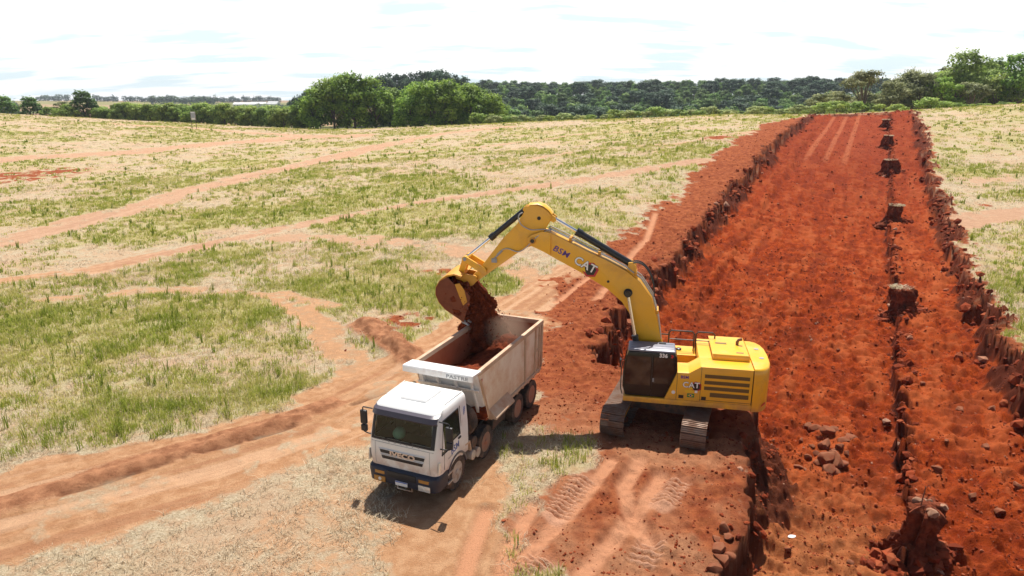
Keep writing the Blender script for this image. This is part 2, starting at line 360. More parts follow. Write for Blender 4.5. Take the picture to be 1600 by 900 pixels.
def mesh_np(name, V, Fc, smooth=False, mats=()):
    V = np.asarray(V, np.float32); Fc = np.asarray(Fc, np.int32); k = Fc.shape[1]
    me = bpy.data.meshes.new(name); me.vertices.add(len(V)); me.vertices.foreach_set('co', V.ravel())
    me.loops.add(Fc.size); me.loops.foreach_set('vertex_index', Fc.ravel())
    me.polygons.add(len(Fc)); me.polygons.foreach_set('loop_start', np.arange(0, Fc.size, k, dtype=np.int32))
    me.polygons.foreach_set('use_smooth', np.full(len(Fc), smooth, bool))
    for m in mats: me.materials.append(m)
    me.update(calc_edges=True); me.validate()
    return me
def link(name, me, mat=None, parent=None):
    o = bpy.data.objects.new(name, me); COL.objects.link(o)
    if mat and not me.materials: me.materials.append(mat)
    if parent: o.parent = parent
    return o

# ------------------------------------------------------------------ ground material
def ground_mat():
    m = NT('field_soil'); o = m.obj()
    nf = m.noise(14, 6, .7, o); nm_ = m.noise(2.2, 6, .62, o); nl = m.noise(.22, 4, .5, o); nx = m.noise(45, 4, .7, o)
    straw = m.mix(m.step(nf, .3, .72), (.33, .25, .155), (.60, .51, .365))
    straw = m.mix(m.math('MULTIPLY', m.step(nm_, .42, .66), .55), straw, (.44, .235, .13))
    straw = m.mix(m.math('MULTIPLY', m.step(m.noise(.9, 4, .6, o), .56, .72), .6), straw, (.41, .315, .225))
    straw = m.mix(m.math('MULTIPLY', m.step(nl, .46, .64), .6), straw, (.46, .30, .19))
    grn = m.mix(m.step(nf, .35, .7), (.26, .26, .075), (.46, .41, .17))
    c = m.mix(m.math('MULTIPLY', m.attr('m_green'), .72), straw, grn)
    dirt = m.mix(m.step(nm_, .35, .7), (.41, .21, .105), (.54, .315, .175))
    dirt = m.mix(m.math('MULTIPLY', m.step(nf, .5, .75), .35), dirt, (.36, .15, .075))
    sk = m.attr('m_streak'); dirt = m.mix(m.math('MULTIPLY', m.step(sk, .52, .72), .65), dirt, (.36, .17, .09)); dirt = m.mix(m.math('MULTIPLY', m.math('SUBTRACT', 1, m.step(sk, .28, .46)), .6), dirt, (.60, .375, .235))
    yy = m.n('ShaderNodeSeparateXYZ'); m.link(o, yy.inputs[0]); dirt = m.mix(m.math('MULTIPLY', m.step(yy.outputs[1], 36, 60), .6), dirt, m.mix(nm_, (.40, .24, .16), (.50, .34, .245)))
    c = m.mix(m.step(m.math('ADD', m.attr('m_road'), m.math('MULTIPLY', m.math('SUBTRACT', nm_, .5), .9)), .25, .7), c, dirt)
    redc = m.mix(m.step(nm_, .35, .68), (.21, .05, .02), (.35, .105, .04))
    redc = m.mix(m.math('MULTIPLY', m.step(nf, .52, .72), .5), redc, (.17, .043, .022))
    c = m.mix(m.step(m.math('ADD', m.attr('m_red'), m.math('MULTIPLY', m.math('SUBTRACT', nm_, .5), .7)), .25, .65), c, redc)
    c = m.mix(m.math('MULTIPLY', m.attr('m_bench'), .85), c, m.mix(nm_, (.33, .135, .065), (.50, .27, .15)))
    c = m.mix(m.step(m.math('ADD', m.attr('m_brown'), m.math('MULTIPLY', m.math('SUBTRACT', nf, .5), .6)), .2, .6), c, m.mix(m.step(nm_, .35, .65), (.27, .115, .058), (.44, .21, .11)))
    c = m.mix(m.math('MULTIPLY', m.attr('m_rut'), .85), c, (.56, .27, .15))
    c = m.mix(m.math('MULTIPLY', m.attr('m_lug'), .85), c, (.56, .30, .19))
    pit = m.mix(m.step(nm_, .3, .7), (.195, .024, .005), (.39, .064, .011))
    pit = m.mix(m.math('MULTIPLY', m.step(nf, .44, .66), .6), pit, (.12, .016, .005))
    pit = m.mix(m.math('MULTIPLY', m.step(m.noise(.35, 5, .6, o), .48, .64), .5), pit, (.40, .095, .028))
    pit = m.mix(m.math('MULTIPLY', m.math('SUBTRACT', 1, m.step(m.attr('m_band'), .36, .48)), .38), pit, (.11, .018, .008)); pit = m.mix(m.math('MULTIPLY', m.step(m.attr('m_band'), .54, .66), .5), pit, (.42, .105, .034))
    # paler dusty floor near the face and packed wheel lanes at the far end
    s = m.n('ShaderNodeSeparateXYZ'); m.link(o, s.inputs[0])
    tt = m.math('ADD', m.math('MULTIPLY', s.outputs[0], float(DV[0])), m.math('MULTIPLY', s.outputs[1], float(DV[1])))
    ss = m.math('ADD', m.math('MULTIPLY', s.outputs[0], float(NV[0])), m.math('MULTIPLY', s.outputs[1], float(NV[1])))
    dusty = m.math('MULTIPLY', m.math('SUBTRACT', 1, m.step(m.math('ADD', tt, m.math('MULTIPLY', nm_, 6)), 22, 30)), m.math('SUBTRACT', 1, m.step(ss, 1.2, 3.0)))
    pit = m.mix(m.math('MULTIPLY', dusty, .75), pit, m.mix(nf, (.36, .12, .04), (.47, .20, .085)))
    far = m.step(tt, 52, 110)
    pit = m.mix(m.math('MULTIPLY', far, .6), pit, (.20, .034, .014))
    lanes = m.math('PINGPONG', m.math('ADD', ss, 7.35), 1.15)
    lane = m.math('MULTIPLY', m.math('SUBTRACT', 1, m.step(lanes, .18, .5)), m.math('MULTIPLY', m.step(m.math('ADD', tt, m.math('MULTIPLY', nm_, 8)), 100, 108), m.math('MULTIPLY', m.step(ss, -8.2, -7.6), m.math('SUBTRACT', 1, m.step(ss, -1.4, -.8)))))
    pit = m.mix(m.math('MULTIPLY', lane, m.math('MULTIPLY', nm_, .8)), pit, (.44, .15, .07))
    c = m.mix(m.attr('m_pit'), c, pit)
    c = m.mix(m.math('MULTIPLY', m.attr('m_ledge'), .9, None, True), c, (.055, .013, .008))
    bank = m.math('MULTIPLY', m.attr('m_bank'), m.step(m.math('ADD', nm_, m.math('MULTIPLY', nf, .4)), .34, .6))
    c = m.mix(m.math('MULTIPLY', bank, .88), c, m.mix(nf, (.045, .012, .008), (.13, .035, .018)))  # bank faces: dark cut soil, darkened further to paint in their shade
    nz = m.noise(27, 3, .75, o); bare_ = m.math('MAXIMUM', m.math('MAXIMUM', m.attr('m_pit'), m.attr('m_bare')), m.attr('m_red'))
    c = m.mix(m.math('MULTIPLY', m.math('MULTIPLY', m.step(nz, .56, .66), bare_), .55), c, m.mix(1.0, c, (.42, .36, .34), 'MULTIPLY'))
    c = m.mix(m.math('MULTIPLY', m.math('MULTIPLY', m.math('SUBTRACT', 1, m.step(nz, .34, .42)), bare_), .30), c, m.mix(1.0, c, (1.5, 1.55, 1.6), 'MULTIPLY'))
    # far country
    rr = m.math('SQRT', m.math('ADD', m.math('MULTIPLY', s.outputs[0], s.outputs[0]), m.math('MULTIPLY', s.outputs[1], s.outputs[1])))
    vor = m.n('ShaderNodeTexVoronoi'); vor.inputs['Scale'].default_value = .0032; m.link(o, vor.inputs['Vector'])
    vs = m.n('ShaderNodeSeparateXYZ'); m.link(vor.outputs['Color'], vs.inputs[0])
    farc = m.ramp(vs.outputs[0], [(0, (.10, .13, .035)), (.35, (.22, .20, .08)), (.6, (.34, .24, .14)), (1, (.27, .17, .10))])
    wood = m.math('MULTIPLY', m.step(s.outputs[0], -60, -20), m.step(rr, 215, 260))
    farc = m.mix(wood, farc, (.035, .055, .018))
    c = m.mix(m.step(rr, 260, 330), c, farc)
    h = m.math('ADD', m.math('MULTIPLY', nf, .6), m.math('MULTIPLY', nx, .5))
    m.bump(m.math('ADD', h, m.math('MULTIPLY', nz, .5)), .9, .10)
    return m.fin(c, .95, 0, .06)
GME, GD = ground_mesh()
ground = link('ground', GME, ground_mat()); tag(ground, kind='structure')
from mathutils.bvhtree import BVHTree
def gz(x, y):
    a = fields(np.array([float(x)]), np.array([float(y)])); return float(a[0][0])

# ------------------------------------------------------------------ shape helpers
class MB:
    """collects solids and builds them as one mesh object"""
    def __init__(s): s.v = []; s.f = []
    def add(s, V, Fc, mtx=None):
        k = len(s.v)
        for p in V:
            p = Vector(p); s.v.append(mtx @ p if mtx else p)
        for f in Fc: s.f.append([k + i for i in f])
        return s
    def box(s, x0, x1, y0, y1, z0, z1, mtx=None):
        V = [(x, y, z) for x in (x0, x1) for y in (y0, y1) for z in (z0, z1)]
        return s.add(V, [(0, 1, 3, 2), (4, 6, 7, 5), (0, 4, 5, 1), (2, 3, 7, 6), (0, 2, 6, 4), (1, 5, 7, 3)], mtx)
    def prism(s, poly, y0, y1, axis='y', mtx=None):
        """polygon in (a,b) pushed along an axis: axis y -> (x,z), x -> (y,z), z -> (x,y)"""
        def P(a, b, c): return {'y': (a, c, b), 'x': (c, a, b), 'z': (a, b, c)}[axis]
        n = len(poly); V = [P(a, b, y0) for a, b in poly] + [P(a, b, y1) for a, b in poly]
        Fc = [list(range(n)), list(range(2 * n - 1, n - 1, -1))] + [[i, n + i, n + (i + 1) % n, (i + 1) % n] for i in range(n)]
        return s.add(V, Fc, mtx)
    def tube(s, pts, r, n=10, cap=True):
        pts = [Vector(p) for p in pts]; rs = r if isinstance(r, (list, tuple)) else [r] * len(pts)
        V = []; up = None
        for i, p in enumerate(pts):
            t = (pts[min(i + 1, len(pts) - 1)] - pts[max(i - 1, 0)]).normalized()
            if up is None: up = t.orthogonal().normalized()
            up = (up - t * up.dot(t)); up = up.normalized() if up.length > 1e-6 else t.orthogonal().normalized()
            sd_ = t.cross(up)
            for k in range(n):
                a = 2 * math.pi * k / n; V.append(p + (up * math.cos(a) + sd_ * math.sin(a)) * rs[i])
        Fc = [[i * n + k, i * n + (k + 1) % n, (i + 1) * n + (k + 1) % n, (i + 1) * n + k] for i in range(len(pts) - 1) for k in range(n)]
        if cap: Fc += [list(range(n))[::-1], [(len(pts) - 1) * n + k for k in range(n)]]
        return s.add(V, Fc)
    def lathe(s, prof, c, axis='y', n=32):
        """profile of (offset along axis, radius) turned about an axis through c"""
        V = []
        for a, r in prof:
            for k in range(n):
                q = 2 * math.pi * k / n; u, w_ = r * math.cos(q), r * math.sin(q)
                V.append({'y': (c[0] + u, c[1] + a, c[2] + w_), 'x': (c[0] + a, c[1] + u, c[2] + w_), 'z': (c[0] + u, c[1] + w_, c[2] + a)}[axis])
        Fc = [[i * n + k, i * n + (k + 1) % n, (i + 1) * n + (k + 1) % n, (i + 1) * n + k] for i in range(len(prof) - 1) for k in range(n)]
        Fc += [list(range(n))[::-1], [(len(prof) - 1) * n + k for k in range(n)]]
        return s.add(V, Fc)
    def loft(s, rings, cap=True, skip=None):
        n = len(rings[0]); V = [p for r_ in rings for p in r_]
        Fc = [[i * n + k, i * n + (k + 1) % n, (i + 1) * n + (k + 1) % n, (i + 1) * n + k] for i in range(len(rings) - 1) for k in range(n) if not (skip and skip(i, k))]
        if cap: Fc += [list(range(n))[::-1], [(len(rings) - 1) * n + k for k in range(n)]]
        return s.add(V, Fc)
    def grid(s, fn, nu, nv):
        V = [fn(i / nu, j / nv) for i in range(nu + 1) for j in range(nv + 1)]
        return s.add(V, [[i * (nv + 1) + j, (i + 1) * (nv + 1) + j, (i + 1) * (nv + 1) + j + 1, i * (nv + 1) + j + 1] for i in range(nu) for j in range(nv)])
    def build(s, name, mat, parent=None, bevel=0, smooth=35, seg=2):
        me = bpy.data.meshes.new(name); me.from_pydata([tuple(p) for p in s.v], [], s.f)
        bm = bmesh.new(); bm.from_mesh(me); bmesh.ops.recalc_face_normals(bm, faces=bm.faces)
        if bevel:
            eds = [e for e in bm.edges if len(e.link_faces) == 2 and e.calc_face_angle(0) > R(30)]
            bmesh.ops.bevel(bm, geom=eds, offset=bevel, segments=seg, profile=.6, affect='EDGES', clamp_overlap=True)
        bm.to_mesh(me); bm.free()
        if smooth:
            me.polygons.foreach_set('use_smooth', [True] * len(me.polygons)); me.set_sharp_from_angle(angle=R(smooth))
        return link(name, me, mat, parent)
def bez(p0, p1, p2, p3, n=12):
    P = [Vector(q) for q in (p0, p1, p2, p3)]; o = []
    for i in range(n + 1):
        t = i / n; u = 1 - t; o.append(P[0] * u ** 3 + P[1] * 3 * u * u * t + P[2] * 3 * u * t * t + P[3] * t ** 3)
    return o
def lettering(txt, size, mat, parent, origin, ux, uy, depth=.006, width=1.0, fat=0.0, shear=0, name='lettering'):
    """raised letters: origin at the middle of the word, ux along it, uy upwards"""
    cu = bpy.data.curves.new(name, 'FONT'); cu.body = txt; cu.size = size; cu.extrude = depth / 2; cu.offset = fat; cu.shear = shear
    cu.align_x = 'CENTER'; cu.align_y = 'CENTER'; cu.space_character = 1.05; cu.resolution_u = 3
    tmp = bpy.data.objects.new(name, cu); COL.objects.link(tmp)
    me = bpy.data.meshes.new_from_object(tmp.evaluated_get(bpy.context.evaluated_depsgraph_get()))
    bpy.data.objects.remove(tmp); bpy.data.curves.remove(cu)
    ux = Vector(ux).normalized(); uy = Vector(uy); uy = (uy - ux * uy.dot(ux)).normalized(); uz = ux.cross(uy)
    M = Matrix(((ux.x * width, uy.x, uz.x, origin[0]), (ux.y * width, uy.y, uz.y, origin[1]), (ux.z * width, uy.z, uz.z, origin[2]), (0, 0, 0, 1)))
    me.transform(M); me.materials.clear()
    return link(name, me, mat, parent)

# ------------------------------------------------------------------ shared materials
DUST = (.40, .20, .11)
M_white = simple('truck_white_paint', (.80, .80, .79), .32, 0, .5, .34, DUST, 1.3, (.6, 1.75), .3)
M_bodywhite = simple('dusty_body_paint', (.82, .72, .58), .5, 0, .4, .85, (.62, .38, .22), 1.1, (1.2, 3.0))
M_bodyrail = simple('worn_rail_paint', (.56, .42, .30), .7, 0, .3, .8, (.45, .22, .12), 1.6)
M_bodyin = simple('scoured_body_lining', (.36, .11, .05), .8, 0, .3, .6, (.25, .07, .03), 2)
M_black = simple('black_trim', (.018, .019, .024), .5, 0, .4, .25, (.16, .09, .06), 3)
M_navy = simple('dark_bumper_plastic', (.022, .026, .045), .45, 0, .4, .25, (.14, .08, .06), 2.5)
M_visor = simple('smoked_visor', (.075, .065, .085), .3, 0, .5)
M_glass = simple('dark_window_glass', (.012, .016, .015), .06, 0, .6)
M_rubber = simple('dusty_tyre_rubber', (.045, .04, .038), .85, 0, .2, .75, (.22, .13, .085), 3.0)
M_rim = simple('dusty_wheel_steel', (.30, .18, .13), .6, .15, .4, .8, (.38, .15, .085), 5)
M_alu = simple('bare_wheel_steel', (.44, .39, .35), .4, .1, .5, .7, (.26, .14, .085), 6)
M_steel = simple('chassis_steel', (.045, .042, .04), .6, .2, .4, .7, (.25, .12, .07), 3)
M_tank = simple('dusty_tank_metal', (.55, .50, .44), .5, .3, .4, .8, (.42, .24, .14), 3)
M_lamp = simple('lamp_lens', (.75, .75, .72), .15, .3, .6)
M_amber = simple('amber_lens', (.42, .20, .04), .25, 0, .6)
M_plate = simple('plate_white', (.72, .74, .76), .4)
M_blue = simple('plate_blue', (.03, .09, .40), .4)
M_chrome = simple('chrome_letters', (.70, .58, .50), .3, .3, .5)
M_bluetxt = simple('blue_letters', (.05, .10, .34), .4)
M_greytxt = simple('grey_letters', (.30, .31, .33), .4)
M_green = simple('pale_green_plastic', (.30, .62, .45), .4)
M_trim = simple('cab_interior_trim', (.05, .048, .045), .8)
M_seat = simple('seat_cloth', (.09, .075, .065), .9)

# ------------------------------------------------------------------ dump truck
TRUCK = empty('dump_truck', (-2.75, 18.85, 0), R(-113.2)); TRUCK.location.z = gz(-1.5, 21.5) + .02; TRUCK.scale = (1, .94, 1)
tag(TRUCK, 'white eight-wheeled tipper truck with a dusty steel body, parked under the digger bucket', 'truck')
T = TRUCK
ZL = [.92, 1.05, 1.30, 1.55, 1.72, 1.80, 1.88, 2.2, 2.50, 2.57, 2.68, 2.78, 2.845, 2.88]
def lev(z):
    a = np.interp(z, [.92, 1.30, 1.72, 1.88, 2.50, 2.68, 2.78, 2.845, 2.88], [1.15, 1.19, 1.17, 1.14, .99, .93, .85, .72, .55])
    h = np.interp(z, [.92, 1.3, 1.88, 2.5, 2.68, 2.78, 2.845, 2.88], [1.25, 1.27, 1.26, 1.21, 1.19, 1.16, 1.11, 1.02])
    return float(a), float(h)
CABR = -.80
YF = [-1, -.88, -.80, -.4, 0, .4, .80, .88, 1]
def cab_ring(z):
    a, h = lev(z); r = .22; q = []
    xr = CABR + (.03 if z > 2.8 else 0) + (.12 if z > 2.87 else 0)
    for f in YF: q.append((a, f * (h - r), z))                       # front, right to left
    for k in (30, 60): q.append((a - r + r * math.cos(R(k)), h - r + r * math.sin(R(k)), z))
    for x in [a - r, .74 if a > .8 else a - r - .02, .25, -.22, -.34, -.6]: q.append((x, h, z))
    q.append((xr + .06, h, z)); q.append((xr, h - .06, z)); q.append((xr, 0, z)); q.append((xr, -h + .06, z)); q.append((xr + .06, -h, z))
    for x in [-.6, -.34, -.22, .25, .74 if a > .8 else a - r - .02, a - r]: q.append((x, -h, z))
    for k in (60, 30): q.append((a - r + r * math.cos(R(k)), -h + r - r * math.sin(R(k)), z))
    return q
NR = len(cab_ring(1.0)); NF = len(YF)
def cab_skip(i, k):
    z0, z1 = ZL[i], ZL[i + 1]
    if z0 >= 1.87 and z1 <= 2.51 and 0 <= k < NF - 1: return True             # windscreen
    iL = NF + 2
    if z0 >= 1.54 and z1 <= 2.58 and iL + 1 <= k <= iL + 2 and not (z0 < 1.71 and k > iL + 1): return True    # left door window
    iR = iL + 11
    if z0 >= 1.71 and z1 <= 2.58 and iR + 2 <= k <= iR + 3: return True
    return False
b = MB().loft([cab_ring(z) for z in ZL], True, cab_skip); CAB = b.build('cab', M_white, T, smooth=40)
def on_front(y, z, off=.006):
    a, h = lev(z); r = .22; yy = abs(y) - (h - r)
    if yy > 0: a -= r - math.sqrt(max(r * r - min(yy, r) ** 2, 0))
    return Vector((a + off, y, z))
def patch(y0, y1, z0, z1, off, ny=14, nz=6): return MB().grid(lambda u, v: on_front(y0 + (y1 - y0) * u, z0 + (z1 - z0) * v, off), ny, nz)
m_ws = NT('windscreen_glass')
tr = m_ws.n('ShaderNodeBsdfTransparent'); tr.inputs[0].default_value = (.60, .68, .64, 1); gl = m_ws.n('ShaderNodeBsdfGlossy'); gl.inputs['Roughness'].default_value = .03
fr = m_ws.n('ShaderNodeFresnel'); fr.inputs[0].default_value = 1.5; ms = m_ws.n('ShaderNodeMixShader')
m_ws.link(fr.outputs[0], ms.inputs[0]); m_ws.link(tr.outputs[0], ms.inputs[1]); m_ws.link(gl.outputs[0], ms.inputs[2]); m_ws.link(ms.outputs[0], m_ws.out.inputs[0])
M_ws = m_ws.m
patch(-1.04, 1.04, 1.86, 2.52, .004).build('windscreen', M_ws, T)
g = MB()                                                              # black surround of the windscreen
for a_ in ((-1.14, 1.14, 1.80, 1.875), (-1.14, -1.02, 1.86, 2.54), (1.02, 1.14, 1.86, 2.54)): 
    p_ = patch(*a_, .008, 16, 4); g.add(p_.v, p_.f)
g.build('windscreen_seal', M_black, T)
vz = MB()
for (o0, o1) in (((.02, 2.49), (.11, 2.56)), ((.11, 2.56), (.10, 2.70)), ((.10, 2.70), (.015, 2.745))):
    vz.grid(lambda u, v: on_front(-1.16 + 2.32 * u, o0[1] + (o1[1] - o0[1]) * v, o0[0] + (o1[0] - o0[0]) * v), 20, 1)
vz.build('sun_visor', M_visor, T, smooth=50)
for s_, z0 in ((1, 1.56), (-1, 1.73)):
    h = 1.248
    q = [(.73, 1.73), (.30, z0), (.25, z0), (-.215, 1.73), (-.215, 2.56), (.66, 2.56)] if s_ > 0 else [(.73, 1.73), (-.215, 1.73), (-.215, 2.56), (.66, 2.56)]
    q = [(.93, 1.56), (.25, 1.56), (.25, 1.73), (-.215, 1.73), (-.215, 2.56), (.70, 2.56)] if s_ > 0 else q
    fn = lambda x, z: (x, s_ * (lev(z)[1] + .004), z)
    gq = MB(); n_ = len(q); gq.add([fn(*p_) for p_ in q], [list(range(n_))]); w_ = gq.build('side_window', M_glass, T)
    fr_ = MB(); fr_.tube([Vector(fn(*p_)) for p_ in q + q[:1]], .018, 6, False); fr_.build('window_seal', M_black, w_)
    MB().tube([(.80, s_ * 1.265, 1.05), (.78, s_ * 1.268, 1.55)], .008, 6).build('door_seam', M_black, T)
    ln = MB(); ln.tube([(-.30, s_ * 1.252, 1.05), (-.30, s_ * 1.25, 2.0), (-.30, s_ * 1.215, 2.6)], .008, 6)
    d_ = ln.build('door_seam', M_black, T)
    MB().box(-.24, -.08, s_ * 1.262, s_ * 1.295, 1.60, 1.66).build('door_handle', M_black, d_, .008)
for y0, y1 in ((-.75, -.05), (.15, .85)): MB().tube([on_front(y0, 1.85, .025), on_front((y0 + y1) / 2, 1.93, .03), on_front(y1, 1.90, .025)], .010, 5).build('wiper', M_black, T)
# seam line of the front flap, grille slots, badge
sm_ = MB(); sm_.tube([on_front(y, 1.73, .004) for y in np.linspace(-1.12, 1.12, 12)], .007, 6); sm_.tube([on_front(.98, z, .004) for z in np.linspace(1.02, 1.73, 6)], .006, 6); sm_.tube([on_front(-.98, z, .004) for z in np.linspace(1.02, 1.73, 6)], .006, 6)
sm_.build('front_flap_seam', M_greytxt, T)
for z0, z1, y0 in ((1.40, 1.52, .82), (1.22, 1.34, .76)):
    gs = MB()
    def gsf(u, v, z0=z0, z1=z1, y0=y0):
        y = -y0 + 2 * y0 * u; z = z0 + (z1 - z0) * v; return on_front(y * (1 - .05 * (1 - v)), z, .012 if 0 < v < 1 else .004)
    gs.grid(gsf, 12, 4); gr = gs.build('grille_slot', M_black, T)
    lip = MB(); lip.tube([on_front(y, z1 + .012, .02) for y in np.linspace(-y0 - .02, y0 + .02, 12)], .014, 6); lip.build('grille_lip', M_white, gr)
a_, h_ = lev(1.44)
lettering('IVECO', .21, M_chrome, T, (a_ + .03, .02, 1.44), (0, 1, 0), (0, 0, 1), .02, 1.45, .008)
for k, ch in enumerate('TRAKKER'): lettering(ch, .085, M_greytxt, T, tuple(on_front(-.69 + .215 * k, 1.735 + .055, .010)), (0, 1, 0), (0, 0, 1), .006, 1.3)
# bumper with lamps and plate
def bring(z, x, h, r=.22): 
    return [(x, -h + r + .02, z), (x, -.45, z), (x, .45, z), (x, h - r - .02, z)] + [(x - r + r * math.cos(R(k)), h - r + r * math.sin(R(k)), z) for k in (30, 60, 90)] + [(.62, h, z), (.62, -h, z)] + [(x - r + r * math.cos(R(k)), -h + r - r * math.sin(R(k)), z) for k in (90, 60, 30)]
MB().loft([bring(.40, 1.16, 1.20), bring(.46, 1.24, 1.26), bring(.78, 1.27, 1.28), bring(.90, 1.25, 1.28), bring(.96, 1.18, 1.25)]).build('bumper', M_navy, T, smooth=40)
MB().box(1.262, 1.285, -.52, .52, .70, .90).build('bumper_grille', M_black, T, .006)
pl = MB().box(1.285, 1.30, -.22, .22, .50, .64).build('number_plate', M_plate, T, .004); MB().box(1.2995, 1.303, -.21, .21, .605, .635).build('plate_band', M_blue, pl)
for s_ in (-1, 1):
    MB().grid(lambda u, v: (1.275 - .05 * max(0, (abs(.62 + .44 * u) - .96) / .1), s_ * (.62 + .44 * u), .74 + .10 * v), 5, 1).build('fog_lamp', M_amber, T)
    hl = MB().box(1.262, 1.284, s_ * .60, s_ * 1.02, .48, .66).build('headlight', M_lamp if s_ > 0 else M_amber, T, .012)
    MB().lathe([(0, .06), (.012, .05), (.016, .02)], (1.282, s_ * .80, .57), 'x', 16).build('bulb_reflector', M_lamp, hl)
    MB().prism([(1.0, 1.05), (1.16, 1.05), (1.12, 1.42), (1.0, 1.38)], s_ * 1.255, s_ * 1.275).build('turn_signal', M_lamp, T, .006)
    for z0 in (.44, .74): MB().box(.30, .62, s_ * 1.05, s_ * 1.29, z0, z0 + .055).build('cab_step', M_tank, T, .008)
MB().tube([(1.12, -.28, .28), (1.12, .28, .28)], .022, 8).tube([(1.12, -.26, .28), (1.1, -.26, .45)], .02, 6).tube([(1.12, .26, .28), (1.1, .26, .45)], .02, 6).build('tow_bar', M_tank, T)
# roof hatch, mirrors, fenders
hh = MB(); hh.loft([[(x, y, z) for x, y in ((x0, -w0), (x1, -w1), (x1, w1), (x0, w0))] for z, x0, x1, w0, w1 in ((2.865, -.42, .50, .50, .46), (2.93, -.44, .46, .50, .46), (2.99, -.40, .36, .46, .42))])
hh.build('roof_hatch', M_white, T, .025)
for s_ in (1, -1): MB().tube([(-.72, s_ * 1.08, 2.885), (.35, s_ * 1.05, 2.885)], .012, 6).build('roof_gutter', M_white, T)
for s_ in (-1, 1):
    mb = MB(); mb.tube([(.92, s_ * 1.2, 2.62), (.96, s_ * 1.52, 2.64), (.94, s_ * 1.56, 2.60), (.94, s_ * 1.56, 1.82), (.92, s_ * 1.46, 1.78), (.98, s_ * 1.24, 1.80)], .02, 8)
    arm = mb.build('mirror_bracket', M_black, T)
    MB().box(.88, .98, s_ * 1.43, s_ * 1.66, 2.08, 2.52).build('mirror', M_black, arm, .035); MB().box(.88, .98, s_ * 1.44, s_ * 1.65, 1.84, 2.05).build('wide_mirror', M_black, arm, .03)
    fd = MB(); ar = [(.64 * math.cos(R(k)), .54 + .66 * math.sin(R(k))) for k in range(10, 171, 16)]; ar2 = [(.57 * math.cos(R(k)), .54 + .59 * math.sin(R(k))) for k in range(170, 9, -16)]
    fd.prism(ar + ar2, s_ * .95, s_ * 1.285).build('front_fender', M_greytxt if s_ < 0 else M_visor, T, .012)
    fd = MB(); ar = [(-.86 + .10 * math.sin(k), .95 + .0 * k) for k in (0,)]; fd.prism([(-.98, .78), (-.92, .78), (-.84, 1.10), (-.55, 1.14), (-.55, 1.20), (-.88, 1.17)], s_ * .9, s_ * 1.27).build('mudguard', M_bodyrail, T, .01)
# writing on the door and the corner post
lettering('BSM', .30, M_bluetxt, T, (.12, 1.270, 1.42), (-1, 0, .08), (0, 0, 1), .006, .95, .006)
lettering('ECTOR', .13, M_greytxt, T, (-.52, 1.243, 2.20), (0, 0, 1), (1, 0, 0), .006, 1.1) if False else None
lettering('380T42', .11, M_bluetxt, T, (-.56, 1.236, 2.28), (0, -.05, -1), (1, 0, 0), .006, 1.15, .003)
lettering('TRAKKER', .07, M_greytxt, T, (.42, 1.272, 1.28), (-1, 0, .05), (0, 0, 1), .004, 1.0)
# inside the cab
MB().box(.55, 1.02, -1.1, 1.1, 1.45, 1.84).build('dashboard', M_trim, T, .03)
for y in (-.62, .62): st_ = MB().box(-.45, .1, y - .28, y + .28, 1.25, 1.6).build('seat', M_seat, T, .05); MB().box(-.55, -.35, y - .26, y + .26, 1.55, 2.35).build('backrest', M_seat, st_, .05)
MB().lathe([(-.012, .22), (.012, .22)], (.42, .62, 1.85), 'x', 20).build('steering_wheel', M_trim, T)
HAT = MB().lathe([(0, .001), (.005, .19), (.03, .20), (.09, .19), (.16, .14), (.20, .06), (.21, .001)], (0, 0, 0), 'z', 20).build('hard_hat', M_green); HAT.parent = None
_ty = TRUCK.rotation_euler.z
HAT.location = (TRUCK.location.x + math.cos(_ty) * .86 + math.sin(_ty) * .25, TRUCK.location.y + math.sin(_ty) * .86 - math.cos(_ty) * .25, TRUCK.location.z + 1.86)
HAT.rotation_euler = (R(0), R(50), _ty); HAT.location.z += .09
tag(HAT, 'pale green rounded hat behind the truck windscreen', 'hard hat')
# chassis, tanks, axles
L2, L3, L4 = 2.05, 4.78, 6.16
ch = MB()
for y in (-.42, .42): ch.box(-7.1, .9, y - .05, y + .05, .82, 1.08)
for x in (-1.2, -2.6, -4.0, -5.4, -6.9): ch.box(x - .06, x + .06, -.4, .4, .84, 1.05)
for x in (0, -L2, -L3, -L4): ch.tube([(x, -1.0, .54), (x, 1.0, .54)], .10, 10); ch.lathe([(-.25, .1), (-.12, .26), (.12, .26), (.25, .1)], (x, 0, .54), 'y', 16)
for x in (-.1, -L2 - .1): ch.tube([(x - .75, .72, .9), (x, .72, .68), (x + .75, .72, .9)], .05, 8); ch.tube([(x - .75, -.72, .9), (x, -.72, .68), (x + .75, -.72, .9)], .05, 8)
ch.box(-.8, .9, -.38, .38, .55, 1.2); ch.build('chassis', M_steel, T, .008)
tk = MB(); tk.lathe([(-.02, .05), (0, .16), (.55, .16), (.57, .05)], (-1.32, .78, .55), 'y', 18); tk.build('air_tank', M_tank, T); tk = MB(); tk.lathe([(-.02, .05), (0, .16), (.55, .16), (.57, .05)], (-.98, .78, .62), 'y', 18); tk.build('air_tank', M_tank, T)
tk = MB(); tk.lathe([(0, .05), (.03, .20), (.45, .20), (.48, .05)], (-1.15, .82, .98), 'y', 18); tk.build('air_filter', M_steel, T)
MB().box(-3.95, -2.85, .5, 1.12, .55, 1.05).build('battery_box', M_steel, T, .03)
MB().box(-3.95, -2.75, -1.15, -.5, .45, 1.05).build('fuel_tank', M_tank, T, .10)
